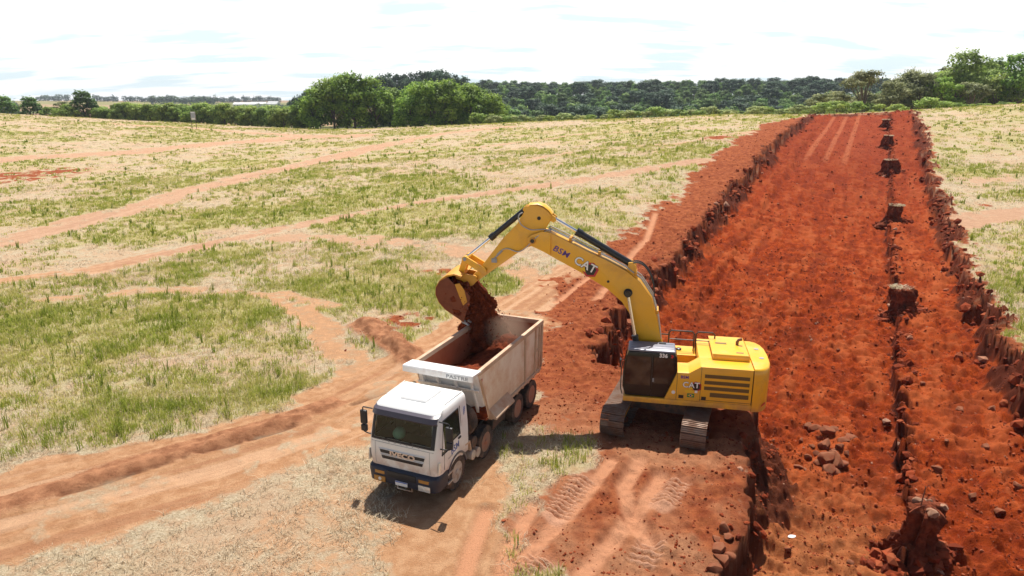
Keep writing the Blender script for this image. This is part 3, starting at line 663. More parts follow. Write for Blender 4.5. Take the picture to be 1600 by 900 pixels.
def wheel(x, y, side, rear):
    n = 40; wd = .15
    pr = [(-wd, .34), (-wd * 1.05, .46), (-wd * .9, .525), (-wd * .5, .54), (wd * .5, .54), (wd * .9, .525), (wd * 1.05, .46), (wd, .34), (wd * .8, .325), (-wd * .8, .325)]
    t_ = MB(); t_.lathe(pr, (x, y, .54), 'y', n)
    if rear: t_.lathe(pr, (x, y - side * .34, .54), 'y', n)
    for k in range(n):
        a = 2 * math.pi * (k + .5) / n; c, s_ = math.cos(a), math.sin(a)
        M = Matrix.Translation((x + .535 * c, y, .54 + .535 * s_)) @ Matrix.Rotation(-a, 4, 'Y')
        t_.box(-.01, .018, -.13, -.02, -.022, .022, M); t_.box(-.01, .018, .02, .13, -.022 + .02, .022 + .02, M)
    wh = t_.build('wheel', M_rubber, T, 0, 30)
    o = side * (.06 if not rear else -.08); r_ = MB()
    prof = [(side * .14, .34), (side * .13, .315), (o + side * .02, .29), (o, .27), (o, .14), (o + side * (.05 if not rear else .10), .125)] if not rear else [(side * .14, .34), (side * .12, .315), (o, .30), (o, .16), (o + side * .16, .14), (o + side * .18, .10)]
    r_.lathe(prof, (x, y, .54), 'y', 28)
    for k in range(10):
        a = 2 * math.pi * k / 10; r_.lathe([(o, .018), (o + side * .04, .018), (o + side * .045, .008)], (x + .175 * math.cos(a), y, .54 + .175 * math.sin(a)), 'y', 6)
    rim = r_.build('rim', M_rim if (rear or x < -1) else M_alu, wh, 0, 30)
    for k in range(10):
        a = 2 * math.pi * (k + .5) / 10; MB().lathe([(o + side * .004, .036), (o + side * .008, .033)], (x + .232 * math.cos(a), y, .54 + .232 * math.sin(a)), 'y', 10).build('rim_hole', M_black, wh)
    MB().lathe([(o, .11), (o + side * .10, .10), (o + side * .12, .06), (o + side * .125, .02)], (x, y, .54), 'y', 16).build('hub', M_rim if x < -1 else M_alu, wh)
for x, rear in ((0, False), (-L2, False), (-L3, True), (-L4, True)):
    for s_ in (1, -1): wheel(x, s_ * 1.11, s_, rear)
# spare wheel behind the cab
sp_ = MB(); pr = [(-.15, .34), (-.157, .46), (-.13, .525), (-.07, .54), (.07, .54), (.13, .525), (.157, .46), (.15, .34), (.12, .32), (-.12, .32)]
sp_.lathe(pr, (-1.18, .80, 1.66), 'x', 40); spw = sp_.build('spare_wheel', M_rubber, T, 0, 30)
MB().lathe([(.14, .34), (.10, .30), (.0, .27), (.0, .10)], (-1.18, .80, 1.66), 'x', 28).build('rim', M_steel, spw)
MB().tube([(-1.35, .6, 1.0), (-1.35, .6, 1.75), (-1.2, .7, 1.66)], .05, 8).tube([(-1.3, -.5, 1.0), (-1.3, -.5, 2.0)], .05, 8).box(-1.34, -1.24, -.7, .9, 1.0, 1.1).build('spare_carrier', M_steel, T)
MB().tube([(-1.0, -.9, 1.0), (-1.0, -.9, 2.5), (-.98, -.9, 2.75)], .07, 10).build('exhaust_stack', M_steel, T)
# tipper body
HB = 1.24; ZT = 3.16; ZB = 1.28; XF, XR = -1.62, -7.30
def side_panel(s_):
    m_ = MB(); q = [(XF, ZT - .02), (-2.30, ZB), (XR + .18, ZB), (XR, ZT - .02)]
    m_.prism(q, s_ * (HB - .05), s_ * HB); return m_
for s_ in (1, -1):
    sp_ = side_panel(s_).build('body_side', M_bodywhite, T, .006)
    inn = MB(); inn.prism([(XF - .05, ZT - .10), (-2.28, ZB + .06), (XR + .2, ZB + .06), (XR + .06, ZT - .1)], s_ * (HB - .075), s_ * (HB - .054)); inn.build('side_lining', M_bodyin, sp_)
    MB().box(XR, XF + .05, s_ * (HB - .09), s_ * (HB + .05), ZT - .10, ZT + .06).build('top_rail', M_bodyrail, sp_, .015)
    MB().prism([(s_ * (HB - .02), ZB + .30), (s_ * (HB + .012), ZB + .30), (s_ * (HB + .30), ZB + .04), (s_ * (HB + .30), ZB - .02), (s_ * (HB - .02), ZB - .02)], -2.32, -3.85, 'x').build('side_skirt', M_bodyrail, sp_, .008)
    MB().box(XR + .25, -3.95, s_ * (HB - .02), s_ * (HB + .06), ZB - .06, ZB + .06).build('bottom_rail', M_bodyrail, sp_, .01)
    for x, wr in ((-5.45, .05), (-6.45, .05), (-6.85, .05), (-7.12, .06)):
        MB().prism([(x - wr, ZB + .05), (x + wr, ZB + .05), (x + wr - (.08 if x < -6 else 0), ZT - .1), (x - wr - (.08 if x < -6 else 0), ZT - .1)], s_ * (HB - .005), s_ * (HB + .055)).build('body_rib', M_bodyrail, sp_, .012)
    MB().box(-6.95, -6.5, s_ * HB, s_ * (HB + .03), 2.1, 2.2).build('rib_brace', M_bodyrail, sp_, .008)
    MB().tube([(-1.72, s_ * (HB + .01), ZT - .28), (-2.35, s_ * (HB + .01), ZB + .05)], .035, 8).build('front_post', M_bodyrail, sp_)
MB().box(-1.85, -1.80, 1.241, 1.246, 2.78, 2.88).build('side_reflector', simple('red_reflector', (.5, .03, .02), .3), T)
MB().box(XR + .15, -2.2, -HB + .04, HB - .04, ZB - .05, ZB + .04).build('body_floor', M_bodyin, T)
for k in range(9): x = -2.6 - .55 * k; MB().box(x - .05, x + .05, -HB, HB, ZB - .18, ZB - .05).build('cross_bearer', M_bodyrail, T, .008)
fw = MB(); fw.prism([(XF, ZT - .04), (XF + .05, ZT - .04), (-2.24, ZB), (-2.32, ZB)], -HB + .05, HB - .05); FW = fw.build('front_wall', M_white, T, .006)
for y in (-.95, -.35, .35, .95):
    MB().prism([(XF + .03, ZT - .35), (XF + .10, ZT - .35), (-2.14, ZB + .05), (-2.26, ZB + .05)], y - .05, y + .05).build('wall_rib', M_white, FW, .01)
MB().prism([(XF - .08, 2.52), (XF + .0, 2.52), (XF - .08, 2.40), (XF - .16, 2.40)], -HB + .06, HB - .06).build('wall_bar', M_white, FW, .01)
cn = MB(); cn.prism([(-1.08, ZT + .10), (-1.05, ZT + .06), (-1.05, ZT - .12), (-1.10, ZT - .14), (-1.12, ZT + .02), (XF - .05, ZT + .0), (XF - .05, ZT + .06)], -1.38, 1.30)
CAN = cn.build('cab_guard', M_white, T, .01)
lettering('PASTRE', .16, M_greytxt, T, (-1.046, .72, ZT - .03), (0, 1, 0), (0, 0, 1), .006, 1.5, .004)
tg = MB(); tg.prism([(XR + .20, ZB), (XR + .26, ZB), (XR + .08, ZT - .05), (XR + .02, ZT - .05)], -HB + .05, HB - .05); TG = tg.build('tailgate', M_bodyin, T, .008)
MB().box(XR - .04, XR + .10, -HB, HB, ZT - .12, ZT + .05).build('gate_rail', M_bodyrail, TG, .012)
MB().tube([(-2.0, 0, .9), (-2.1, 0, 2.2)], .09, 12).build('tipping_ram', M_steel, T)

# soil lying in the body
M_load = NT('loose_red_soil'); _o = M_load.obj(); _n = M_load.noise(5, 6, .65, _o); _n2 = M_load.noise(18, 4, .6, _o)
_c = M_load.mix(M_load.step(_n, .35, .68), (.095, .019, .008), (.22, .048, .017)); M_load.bump(_n2, .7, .06); M_load.fin(_c, .95, 0, .1); M_load = M_load.m
def heap():
    nx, ny = 70, 34; V = []
    for i in range(nx + 1):
        for j in range(ny + 1):
            x = -2.05 + (-7.12 + 2.05) * i / nx; y = -1.15 + 2.3 * j / ny
            V.append((x, y))
    V = np.array(V); x, y = V[:, 0], V[:, 1]
    z = 1.75 + 1.15 * np.exp(-((x + 5.9) / 1.35) ** 2 - ((y - .2) / 1.0) ** 2) + .35 * np.exp(-((x + 4.0) / 1.2) ** 2) + .30 * (fbm(x * 1.6, y * 1.6, 3, 3) - .5) + .18 * (fbm(x * 5, y * 5, 3, 4) - .5)
    V = np.c_[V, z]; Fq = [[i * (ny + 1) + j, (i + 1) * (ny + 1) + j, (i + 1) * (ny + 1) + j + 1, i * (ny + 1) + j + 1] for i in range(nx) for j in range(ny)]
    V2 = V.copy(); V2[:, 2] = ZB + .06; k = len(V)
    F2 = [[k + q for q in f[::-1]] for f in Fq]
    bd = [j for j in range(ny + 1)] + [i * (ny + 1) + ny for i in range(1, nx + 1)] + [nx * (ny + 1) + j for j in range(ny - 1, -1, -1)] + [i * (ny + 1) for i in range(nx - 1, 0, -1)]
    F3 = [[bd[a], bd[(a + 1) % len(bd)], k + bd[(a + 1) % len(bd)], k + bd[a]] for a in range(len(bd))]
    me = mesh_np('soil_load', np.r_[V, V2], Fq + F2 + F3, True); return me
ld = link('soil_load', heap(), M_load); ld.location = TRUCK.location; ld.rotation_euler = TRUCK.rotation_euler
tag(ld, 'heap of loose dark red soil filling the tipper body', 'soil heap')

# ------------------------------------------------------------------ excavator
M_yel = simple('yellow_machine_paint', (.82, .42, .018), .34, 0, .5, .42, (.46, .22, .07), 1.5, (1.15, 1.75), .2)
M_yeld = simple('worn_yellow_paint', (.62, .29, .02), .5, 0, .45, .55, (.36, .15, .06), 2.2)
M_cabblk = simple('black_cab_panel', (.008, .007, .008), .22, 0, .35, .08, (.05, .028, .02), 2.0)
M_cabroof = simple('grey_cab_roof', (.22, .22, .26), .45, .3, .5, .3, (.30, .2, .16), 3)
M_rod = simple('chromed_rod', (.80, .80, .82), .12, .9, .5)
M_cyl = simple('black_cylinder', (.015, .016, .020), .35, 0, .5, .15, (.12, .07, .05), 3)
M_hose = simple('grey_hydraulic_hose', (.42, .41, .40), .45, .3, .5)
M_bhose = simple('black_hydraulic_hose', (.02, .02, .022), .5)
M_shoe = simple('worn_track_steel', (.22, .155, .12), .45, .5, .5, 1.0, (.21, .10, .058), 3.4)
M_vent = simple('dark_vent_mesh', (.15, .085, .02), .6)
M_ltr = simple('white_decal', (.82, .82, .80), .4)
M_blk = simple('black_decal', (.012, .012, .014), .4)
M_red = simple('red_decal', (.50, .02, .03), .35)
M_purple = simple('purple_decal', (.085, .03, .26), .4)
M_flagg = simple('green_decal', (.02, .20, .05), .4); M_yellowd = simple('yellow_decal', (.80, .50, .02), .4)
M_exh = simple('rusty_exhaust', (.20, .09, .06), .6, .4)
M_bkt = simple('soil_caked_steel', (.20, .060, .028), .75, .1, .3, .5, (.10, .032, .018), 3)
EYAW = R(168.74)
EX = empty('excavator', (5.675, 23.377, 0), EYAW); EX.location.z = gz(5.675, 23.377) - .02
tag(EX, 'yellow tracked excavator emptying its bucket into the white truck', 'excavator')
E_ = EX
# undercarriage, turned against the upper structure
UQ = Matrix.Rotation(R(-10), 4, 'Z')                                   # tracks run along local +-Y, turned 10 degrees
def uc(mb):
    o = MB(); o.v = [UQ @ v for v in mb.v]; o.f = mb.f; return o
for s_ in (1, -1):
    cx_ = s_ * 1.39; hl, r_ = 1.98, .47
    tr_ = MB(); per = 2 * (2 * hl) + 2 * math.pi * r_; ns = 52
    for k in range(ns):
        d = per * k / ns
        if d < 2 * hl: p = (-hl + d, r_ * 2 + .03, 0)
        elif d < 2 * hl + math.pi * r_: a = (d - 2 * hl) / r_; p = (hl + math.sin(a) * r_, r_ + .03 + r_ * math.cos(a), -a)
        elif d < 4 * hl + math.pi * r_: p = (hl - (d - 2 * hl - math.pi * r_), .03, math.pi)
        else: a = (d - 4 * hl - math.pi * r_) / r_; p = (-hl - math.sin(a) * r_, r_ + .03 - r_ * math.cos(a), math.pi - a)
        sag = -.05 * math.sin(math.pi * d / (2 * hl)) if d < 2 * hl else 0
        M = Matrix.Translation((cx_, p[0], p[1] + sag)) @ Matrix.Rotation(p[2], 4, 'X')
        tr_.box(-.42, .42, -.096, .096, -.018, .018, M)
        for q in (-.07, 0.0, .07): tr_.box(-.42, .42, q - .014, q + .014, .016, .044, M)
        tr_.box(-.09, .09, -.09, .09, -.09, -.02, M)
    trk = uc(tr_).build('track', M_shoe, E_, 0, 0)
    tf = MB(); tf.prism([(-1.7, .30), (1.7, .30), (1.75, .55), (1.55, .74), (-1.55, .74), (-1.75, .55)], cx_ - .22, cx_ + .22, 'x'); tf = uc(tf).build('track_frame', M_yeld, trk, .02)
    for yy, nm in ((-hl, 'sprocket'), (hl, 'idler')): 
        m_ = MB(); m_.lathe([(-.16, .30), (-.05, .40), (.05, .40), (.16, .30)], (cx_, yy, r_ + .03), 'x', 24); uc(m_).build(nm, M_steel, trk)
    for k in range(7):
        m_ = MB(); m_.lathe([(-.2, .08), (-.15, .12), (.15, .12), (.2, .08)], (cx_, -1.45 + k * .48, .2), 'x', 14); uc(m_).build('roller', M_steel, trk)
cb_ = MB(); cb_.prism([(-1.2, .55), (1.2, .55), (.9, .95), (-.9, .95)], -.75, .75, 'y'); uc(cb_).build('car_body', M_steel, E_, .03)
MB().lathe([(0, .78), (.02, .80), (.26, .80), (.27, .76)], (0, 0, .94), 'z', 40).build('swing_ring', M_steel, E_)
# deck, counterweight and body
dk = MB(); dk.prism([(1.46, 1.49), (-2.9, 1.49), (-2.9, -1.49), (.9, -1.49), (1.3, -1.2), (1.46, -.4)], 1.20, 1.40, 'z'); dk.build('deck', M_yel, E_, .02)
cwp = [(-2.9, 1.50), (-3.12, 1.48), (-3.30, 1.36), (-3.44, 1.12), (-3.53, .7), (-3.56, 0)]; cwp = cwp + [(x, -y) for x, y in cwp[-2::-1]]
cw = MB(); lv = []
for z, k in ((1.16, .975), (1.22, 1), (2.50, 1), (2.66, .985), (2.72, .955), (2.74, .92)):
    lv.append([(-2.905 + (x + 2.905) * k if x < -2.9 else -2.905, y * (1 - (1 - k) * .9), z) for x, y in cwp])
cw.loft(lv); CW = cw.build('counterweight', M_yel, E_, 0, 40)
for x, y in ((-3.28, .35), (-3.22, -.55)): MB().lathe([(0, .09), (.012, .085)], (x, y, 2.742), 'z', 18).build('lifting_eye', M_greytxt, CW)
MB().prism([(1.32, 1.44), (1.42, 1.52), (1.40, 1.60), (1.26, 1.56)], -3.42, -3.375, 'x').build('tail_lamp', M_red, CW) if False else None
tlm = MB(); tlm.add([(-3.20, 1.455, 1.36), (-3.36, 1.30, 1.44), (-3.35, 1.31, 1.52), (-3.22, 1.45, 1.44)], [(0, 1, 2, 3)]); o_ = tlm.build('tail_lamp', M_red, CW); o_.location = (-.010, .014, 0)
bp = MB(); bp.prism([(.03, 1.402), (-.36, 2.43), (-.76, 2.44), (-1.14, 2.70), (-2.895, 2.70), (-2.895, 1.402)], .50, 1.49); LB = bp.build('left_body_panel', M_yel, E_, .03)
for X0, X1, zc_, hh_ in ((-1.29, -2.78, 2.37, .13), (-1.29, -2.78, 2.14, .13), (-1.29, -2.78, 1.925, .13), (-1.50, -2.78, 1.69, .16)):
    v_ = MB().box(X1, X0, 1.486, 1.494, zc_ - hh_ / 2, zc_ + hh_ / 2)
    n_ = 20
    for k in range(n_): x = X1 + (X0 - X1) * (k + .5) / n_; v_.box(x - .012, x + .012, 1.49, 1.502, zc_ - hh_ / 2, zc_ + hh_ / 2)
    v_.box(X1, X0, 1.49, 1.504, zc_ - .008, zc_ + .008); v_.build('vent', M_vent, LB)
def seam(pts, par): MB().tube(pts, .007, 5).build('panel_seam', M_blk, par)
for q in ([(-1.17, 1.492, 1.42), (-1.17, 1.492, 2.68)], [(-2.88, 1.494, 1.42), (-2.88, 1.494, 2.68)], [(-1.17, 1.492, 1.47), (-2.88, 1.492, 1.47)], [(-.37, 1.492, 1.42), (-.37, 1.492, 2.42)]): seam(q, LB)
MB().box(-.62, -.45, 1.488, 1.498, 1.48, 1.60).build('step_recess', M_blk, LB); MB().box(-1.38, -1.22, 1.488, 1.498, 1.48, 1.60).build('step_recess', M_blk, LB)
MB().lathe([(0, .065), (.006, .06)], (-.27, 1.49, 1.68), 'y', 18).build('round_sticker', M_ltr, LB)
MB().box(-.98, -.66, 1.489, 1.496, 1.72, 1.81).build('sticker', M_yellowd, LB); MB().box(-1.08, -.99, 1.489, 1.496, 1.72, 1.81).build('sticker', M_ltr, LB)
fl = MB().box(-.98, -.74, 1.489, 1.495, 1.54, 1.68).build('flag_sticker', M_flagg, LB)
MB().prism([(-.96, 1.61), (-.86, 1.665), (-.76, 1.61), (-.86, 1.555)], 1.494, 1.498).build('flag_diamond', M_yellowd, fl); MB().lathe([(0, .034), (.003, .032)], (-.86, 1.497, 1.61), 'y', 14).build('flag_disc', M_blue, fl)
def logo(par, c, ux, uy, size, off):
    """white letters over a dark and red hexagon with a yellow wedge"""
    ux = Vector(ux).normalized(); uy = Vector(uy).normalized(); nz_ = ux.cross(uy)
    def P(a, b, d): return Vector(c) + ux * a * size + uy * b * size + nz_ * d
    def plate(pts, d, mat, name, par_):
        m_ = MB(); n = len(pts); V = [P(a, b, 0) for a, b in pts] + [P(a, b, d) for a, b in pts]
        m_.add(V, [list(range(n)), list(range(n, 2 * n))] + [[i, (i + 1) % n, n + (i + 1) % n, n + i] for i in range(n)]); return m_.build(name, mat, par_, 0, 0)
    hx = [(.56 + .80 * math.cos(R(30 + 60 * k)), -.12 + .74 * math.sin(R(30 + 60 * k))) for k in range(6)]
    hr = plate(hx, off, M_red, 'logo_hexagon', par)
    plate([(.56 + (a - .56) * .74, -.12 + (b + .12) * .74) for a, b in hx], off * 1.8, M_blk, 'logo_centre', hr)
    lettering('CAT', 1.05 * size, M_blk, hr, tuple(P(-.02, .05, off * 2.4)), ux, uy, .003, 1.0, .05 * size)
    lettering('CAT', 1.05 * size, M_ltr, hr, tuple(P(-.02, .05, off * 3.4)), ux, uy, .004, 1.0, .022 * size)
    plate([(-.30, -.52), (.0, -.10), (.30, -.52)], off * 4.6, M_yellowd, 'logo_wedge', hr)
logo(LB, (-.86, 1.490, 1.98), (-1, 0, 0), (0, 0, 1), .27, .003)
lettering('BSM', .15, M_purple, LB, (-.62, 1.494, 2.27), (-1, 0, 0), (0, 0, 1), .005, 1.0, .004)
rb = MB(); rb.prism([(-1.12, 1.402), (-1.12, 2.69), (-2.895, 2.69), (-2.895, 1.402)], -1.49, .498); rb.build('engine_housing', M_yel, E_, .03)
hd = MB(); hd.loft([[(-1.60 + i, .72 - i, z), (-2.84 + i, .72 - i, z), (-2.84 + i, -1.30 + i, z), (-1.60 + i, -1.30 + i, z)] for z, i in ((2.685, 0), (2.86, .01), (2.91, .04))]); HD = hd.build('engine_hood', M_yel, E_, .015)
MB().box(-2.15, -1.75, -.55, -.40, 2.908, 2.918).build('hood_grille', M_vent, HD); MB().box(-2.65, -2.4, .38, .48, 2.908, 2.916).build('hood_decal', M_exh, HD)
MB().tube([(-2.52, -.42, 2.88), (-2.52, -.42, 3.02), (-2.56, -.42, 3.10), (-2.68, -.42, 3.14)], [.055, .055, .055, .06], 12).build('exhaust_pipe', M_exh, HD)
tb = MB(); tb.box(.85, -1.10, -1.48, -.47, 1.402, 2.36); TBX = tb.build('fuel_tank', M_yel, E_, .03)
MB().lathe([(0, .1), (.05, .1), (.07, .07)], (-.5, -1.0, 2.36), 'z', 16).build('filler_cap', M_blk, TBX)
vb = MB(); vb.box(-.40, -1.10, -.46, .48, 1.402, 2.05); vb.build('valve_bay', M_yeld, E_, .02)
vt = MB(); vt.tube([(-.45, .38, 2.12), (-.8, .40, 2.12), (-1.05, .42, 2.16)], .03, 8); vt.tube([(-.62, .40, 2.05), (-.62, .40, 2.32)], .05, 8); vt.build('valve_hose', M_bhose, E_)
for X0, X1 in ((-.10, -1.03), (-1.10, -1.78)):
    for z_, nm in ((3.12, 'hand_rail'),):
        m_ = MB(); m_.tube([(X0, -.98, 2.3), (X0, -.98, z_ - .08), (X0 - .08, -.98, z_), (X1 + .08, -.98, z_), (X1, -.98, z_ - .08), (X1, -.98, 2.3)], .027, 8); m_.tube([(X0, -.98, 2.78), (X1, -.98, 2.78)], .02, 8); m_.build(nm, M_bhose, E_)
MB().tube([(.82, -.98, 2.3), (.82, -.98, 2.85), (.7, -.98, 2.95), (-.1, -.98, 2.95)], .024, 8).build('hand_rail', M_bhose, E_)
# cab
cp = [(1.40, 1.43), (1.50, 1.75), (1.50, 2.25), (1.42, 2.85), (1.33, 3.08), (-.24, 3.10), (-.33, 2.95), (-.37, 2.45), (.02, 1.43)]
c_ = MB(); c_.prism(cp, .50, 1.452); CB = c_.build('cab', M_cabblk, E_, .035)
rf = MB(); rf.loft([[(1.36 - i, 1.43 - i, z), (-.27 + i, 1.43 - i, z), (-.27 + i, .52 + i, z), (1.36 - i, .52 + i, z)] for z, i in ((3.09, 0), (3.14, .005), (3.165, .05))]); RF = rf.build('cab_roof', M_cabroof, CB, .015)
for y in (.72, .98, 1.22): MB().box(-.2, 1.28, y - .012, y + .012, 3.16, 3.175).build('roof_rib', M_cabroof, RF, .004)
MB().box(.05, .30, .60, .75, 3.16, 3.20).build('roof_lamp', M_blk, RF, .01)
gp = [(.55, 1.85), (.55, 2.92), (1.36, 2.92), (1.43, 2.3), (1.42, 1.85)]
M_tint = simple('tinted_cab_glass', (.006, .006, .007), .05, 0, .6)
MB().prism(gp, 1.452, 1.458).build('door_glass', M_tint, CB); MB().prism([(-.26, 2.42), (-.20, 2.92), (.45, 2.92), (.45, 1.95), (-.05, 1.95)], 1.452, 1.458).build('rear_side_glass', M_tint, CB)
fg = MB(); fg.add([(1.515, .58, 1.8), (1.515, 1.38, 1.8), (1.515, 1.38, 2.25), (1.43, 1.38, 2.88), (1.43, .58, 2.88), (1.515, .58, 2.25)], [(0, 1, 2, 5), (5, 2, 3, 4)]); fg.build('front_glass', M_tint, CB)
for q in ([(.50, 1.46, 1.46), (.50, 1.46, 3.05)],): MB().tube(q, .010, 5).build('door_seam', M_cyl, CB)
MB().box(.42, .47, 1.452, 1.475, 2.0, 2.14).build('door_handle', M_greytxt, CB, .006)
lettering('336', .19, M_ltr, CB, (.14, 1.460, 2.99), (-1, 0, 0), (0, 0, 1), .005, .95, .008)
MB().prism([(-.10, 2.93), (-.17, 2.92), (-.21, 2.99), (-.17, 3.05), (-.10, 3.04), (-.14, 2.99)], 1.456, 1.462).build('model_mark', M_red, CB)
MB().tube([(1.50, 1.47, 1.46), (1.56, 1.52, 1.7), (1.56, 1.52, 2.45), (1.50, 1.46, 2.7)], .018, 7).build('grab_rail', M_bhose, CB)
MB().tube([(1.42, 1.45, 2.75), (1.62, 1.60, 2.80)], .014, 6).box(1.57, 1.62, 1.53, 1.72, 2.55, 2.85).build('mirror', M_blk, CB, .01)
# boom
BY = .31
bo = [(-.10, 1.75), (.42, 1.72), (1.0, 3.0), (1.06, 3.18), (1.18, 3.64), (1.40, 4.11), (1.68, 4.51), (2.22, 4.97), (3.17, 5.52), (4.12, 6.0), (4.55, 6.23), (4.62, 6.98), (4.42, 7.0), (3.86, 6.74), (2.93, 6.30), (2.2, 5.99), (1.6, 5.68), (1.06, 5.28), (.64, 4.70), (.41, 3.97), (.24, 3.24), (-.12, 2.1)]
b_ = MB(); b_.prism(bo, -BY, BY); BOOM = b_.build('boom', M_yel, E_, .025)
for s_ in (1, -1):
    m_ = MB(); m_.prism([(4.3, 6.14), (5.0, 6.44), (5.13, 6.53), (5.15, 6.72), (5.02, 6.84), (4.62, 7.0), (4.3, 6.95)], s_ * (BY - .03), s_ * (BY + .055)); ck = m_.build('boom_fork', M_yel, BOOM, .02)
    MB().lathe([(0, .12), (s_ * .05, .12), (s_ * .06, .08)], (4.96, s_ * (BY + .05), 6.64), 'y', 20).build('pin', M_yeld, ck)
    MB().lathe([(0, .075), (s_ * .02, .07)], (4.96, s_ * (BY + .11), 6.64), 'y', 16).build('pin_cap', M_blk, ck)
    MB().lathe([(0, .16), (s_ * .06, .15), (s_ * .10, .10)], (1.48, s_ * BY, 4.87), 'y', 20).build('cylinder_boss', M_blk, BOOM)
    MB().lathe([(0, .05), (s_ * .02, .045)], (2.2, s_ * BY, 5.25), 'y', 12).build('boom_stop', M_blk, BOOM)
    bc = MB(); bc.tube([(.85, s_ * .50, 1.75), (1.16, s_ * .50, 3.35)], .12, 16); bc = bc.build('boom_cylinder', M_cyl, E_)
    MB().tube([(1.15, s_ * .50, 3.3), (1.46, s_ * .48, 4.80)], .055, 14).build('piston_rod', M_rod, bc)
    MB().lathe([(s_ * .36, .11), (s_ * .56, .11)], (1.48, 0, 4.87), 'y', 16).build('rod_eye', M_cyl, bc)
# hoses along the boom's back
def along(o_, y): return [(x, y, z + o_) for x, z in [(.22, 3.1), (.36, 3.95), (.60, 4.72), (1.04, 5.36), (1.6, 5.76), (2.2, 6.07), (2.93, 6.38), (3.86, 6.82), (4.40, 7.05)]]
for y, o_, m_ in ((.24, .05, M_hose), (.16, .06, M_hose), (-.16, .06, M_hose), (-.24, .05, M_hose)): MB().tube(along(o_, y), .024, 7).build('boom_pipe', m_, BOOM)
for x, z in ((.42, 4.15), (1.25, 5.52), (2.55, 6.22), (3.6, 6.68)): MB().box(x - .05, x + .05, -.30, .30, z - .02, z + .11).build('pipe_clamp', M_yeld, BOOM, .01)
for y in (.2, .1, -.12): MB().tube(bez((1.35, y, 5.95), (.9, y, 6.1), (.55, y, 5.4), (.55, y + .03, 4.75)), .022, 7).build('boom_hose', M_bhose, BOOM)
for q in ((.33, .30, 3.9), (.42, .30, 3.2)): pass
MB().tube(bez((4.3, .28, 7.02), (4.75, .36, 7.15), (4.9, .42, 6.95), (5.2, .33, 7.1)) + bez((5.2, .33, 7.1), (5.5, .33, 7.2), (5.6, .33, 7.6), (5.35, .20, 7.62))[1:], .022, 7).build('stick_hose', M_hose, E_)
MB().tube(bez((4.4, .25, 7.02), (4.9, .42, 6.9), (5.1, .42, 6.3), (5.5, .30, 6.2)) + bez((5.5, .30, 6.2), (5.8, .28, 6.2), (5.9, .28, 6.5), (6.3, .27, 6.05))[1:], .022, 7).build('stick_hose', M_hose, E_)
MB().tube([(6.1, .27, 6.2), (6.45, .27, 5.85)], .03, 7).box(6.3, 6.5, .25, .30, 5.75, 5.9).build('hose_coupling', M_greytxt, E_)
# writing on the boom
bx = Vector((-1, 0, -.50)).normalized(); bn = Vector((0, 1, 0)); by_ = bn.cross(bx)
logo(BOOM, (3.04, BY + .001, 5.80), bx, by_, .40, .004)
lettering('BSM', .30, M_purple, BOOM, (3.92, BY + .003, 6.27), bx, by_, .006, 1.15, .004, .1)
# stick
so = [(5.20, 7.84), (5.02, 7.93), (4.80, 7.92), (4.60, 7.83), (4.44, 7.72), (4.32, 7.58), (4.30, 7.45), (4.55, 7.02), (4.70, 6.70), (4.82, 6.50), (5.0, 6.42), (5.28, 6.33), (6.97, 5.06), (7.10, 4.97), (7.25, 5.0), (7.29, 5.14), (7.20, 5.26), (7.02, 5.42), (6.05, 6.70), (5.55, 7.22), (5.36, 7.55)]
s__ = MB(); s__.prism(so, -.25, .25); STK = s__.build('stick', M_yel, E_, .025)
sc_ = MB(); sc_.tube([(x, 0, z + .0) for x, z in ((5.12, 7.93), (4.80, 7.965), (4.58, 7.885), (4.40, 7.745), (4.29, 7.6))], .03, 6); sc_.v = [Vector((v.x, v.y * 9, v.z)) for v in sc_.v]; sc_.build('stick_top_plate', M_yel, STK)
for s_ in (1, -1):
    MB().prism([(4.42, 7.66), (4.16, 7.50), (4.14, 7.36), (4.24, 7.30), (4.42, 7.40)], s_ * .13, s_ * .21).build('cylinder_lug', M_yel, STK, .012)
    MB().prism([(5.05, 7.90), (5.30, 7.86), (5.36, 7.74), (5.28, 7.62), (5.1, 7.6)], s_ * .13, s_ * .21).build('cylinder_lug', M_yel, STK, .012)
    MB().lathe([(0, .10), (s_ * .03, .09)], (6.80, s_ * .25, 5.42), 'y', 16).build('pin', M_yeld, STK); MB().lathe([(0, .13), (s_ * .12, .12)], (7.15, s_ * .25, 5.11), 'y', 18).build('pin', M_yeld, STK)
MB().lathe([(0, .07), (.02, .06)], (4.75, .25, 7.45), 'y', 12).build('grease_port', M_blk, STK)
sc1 = MB(); sc1.tube([(1.42, 0, 5.86), (3.38, 0, 6.96)], .125, 18); SC = sc1.build('stick_cylinder', M_cyl, E_)
MB().tube([(3.22, 0, 6.87), (3.42, 0, 6.985)], .15, 18).build('gland', M_cyl, SC); MB().tube([(3.38, 0, 6.96), (4.22, 0, 7.42)], .062, 14).build('piston_rod', M_rod, SC)
for s_ in (1, -1): MB().prism([(1.15, 5.3), (1.55, 5.55), (1.52, 5.95), (1.38, 5.98), (1.25, 5.85)], s_ * .14, s_ * .22).build('cylinder_bracket', M_yel, BOOM, .012)
bc = MB(); bc.tube([(5.24, 0, 7.76), (6.58, 0, 6.62)], .105, 18); BC = bc.build('bucket_cylinder', M_cyl, E_)
MB().tube([(6.44, 0, 6.74), (6.60, 0, 6.60)], .13, 18).build('gland', M_cyl, BC); MB().tube([(6.58, 0, 6.62), (7.49, 0, 5.86)], .058, 14).build('piston_rod', M_rod, BC)
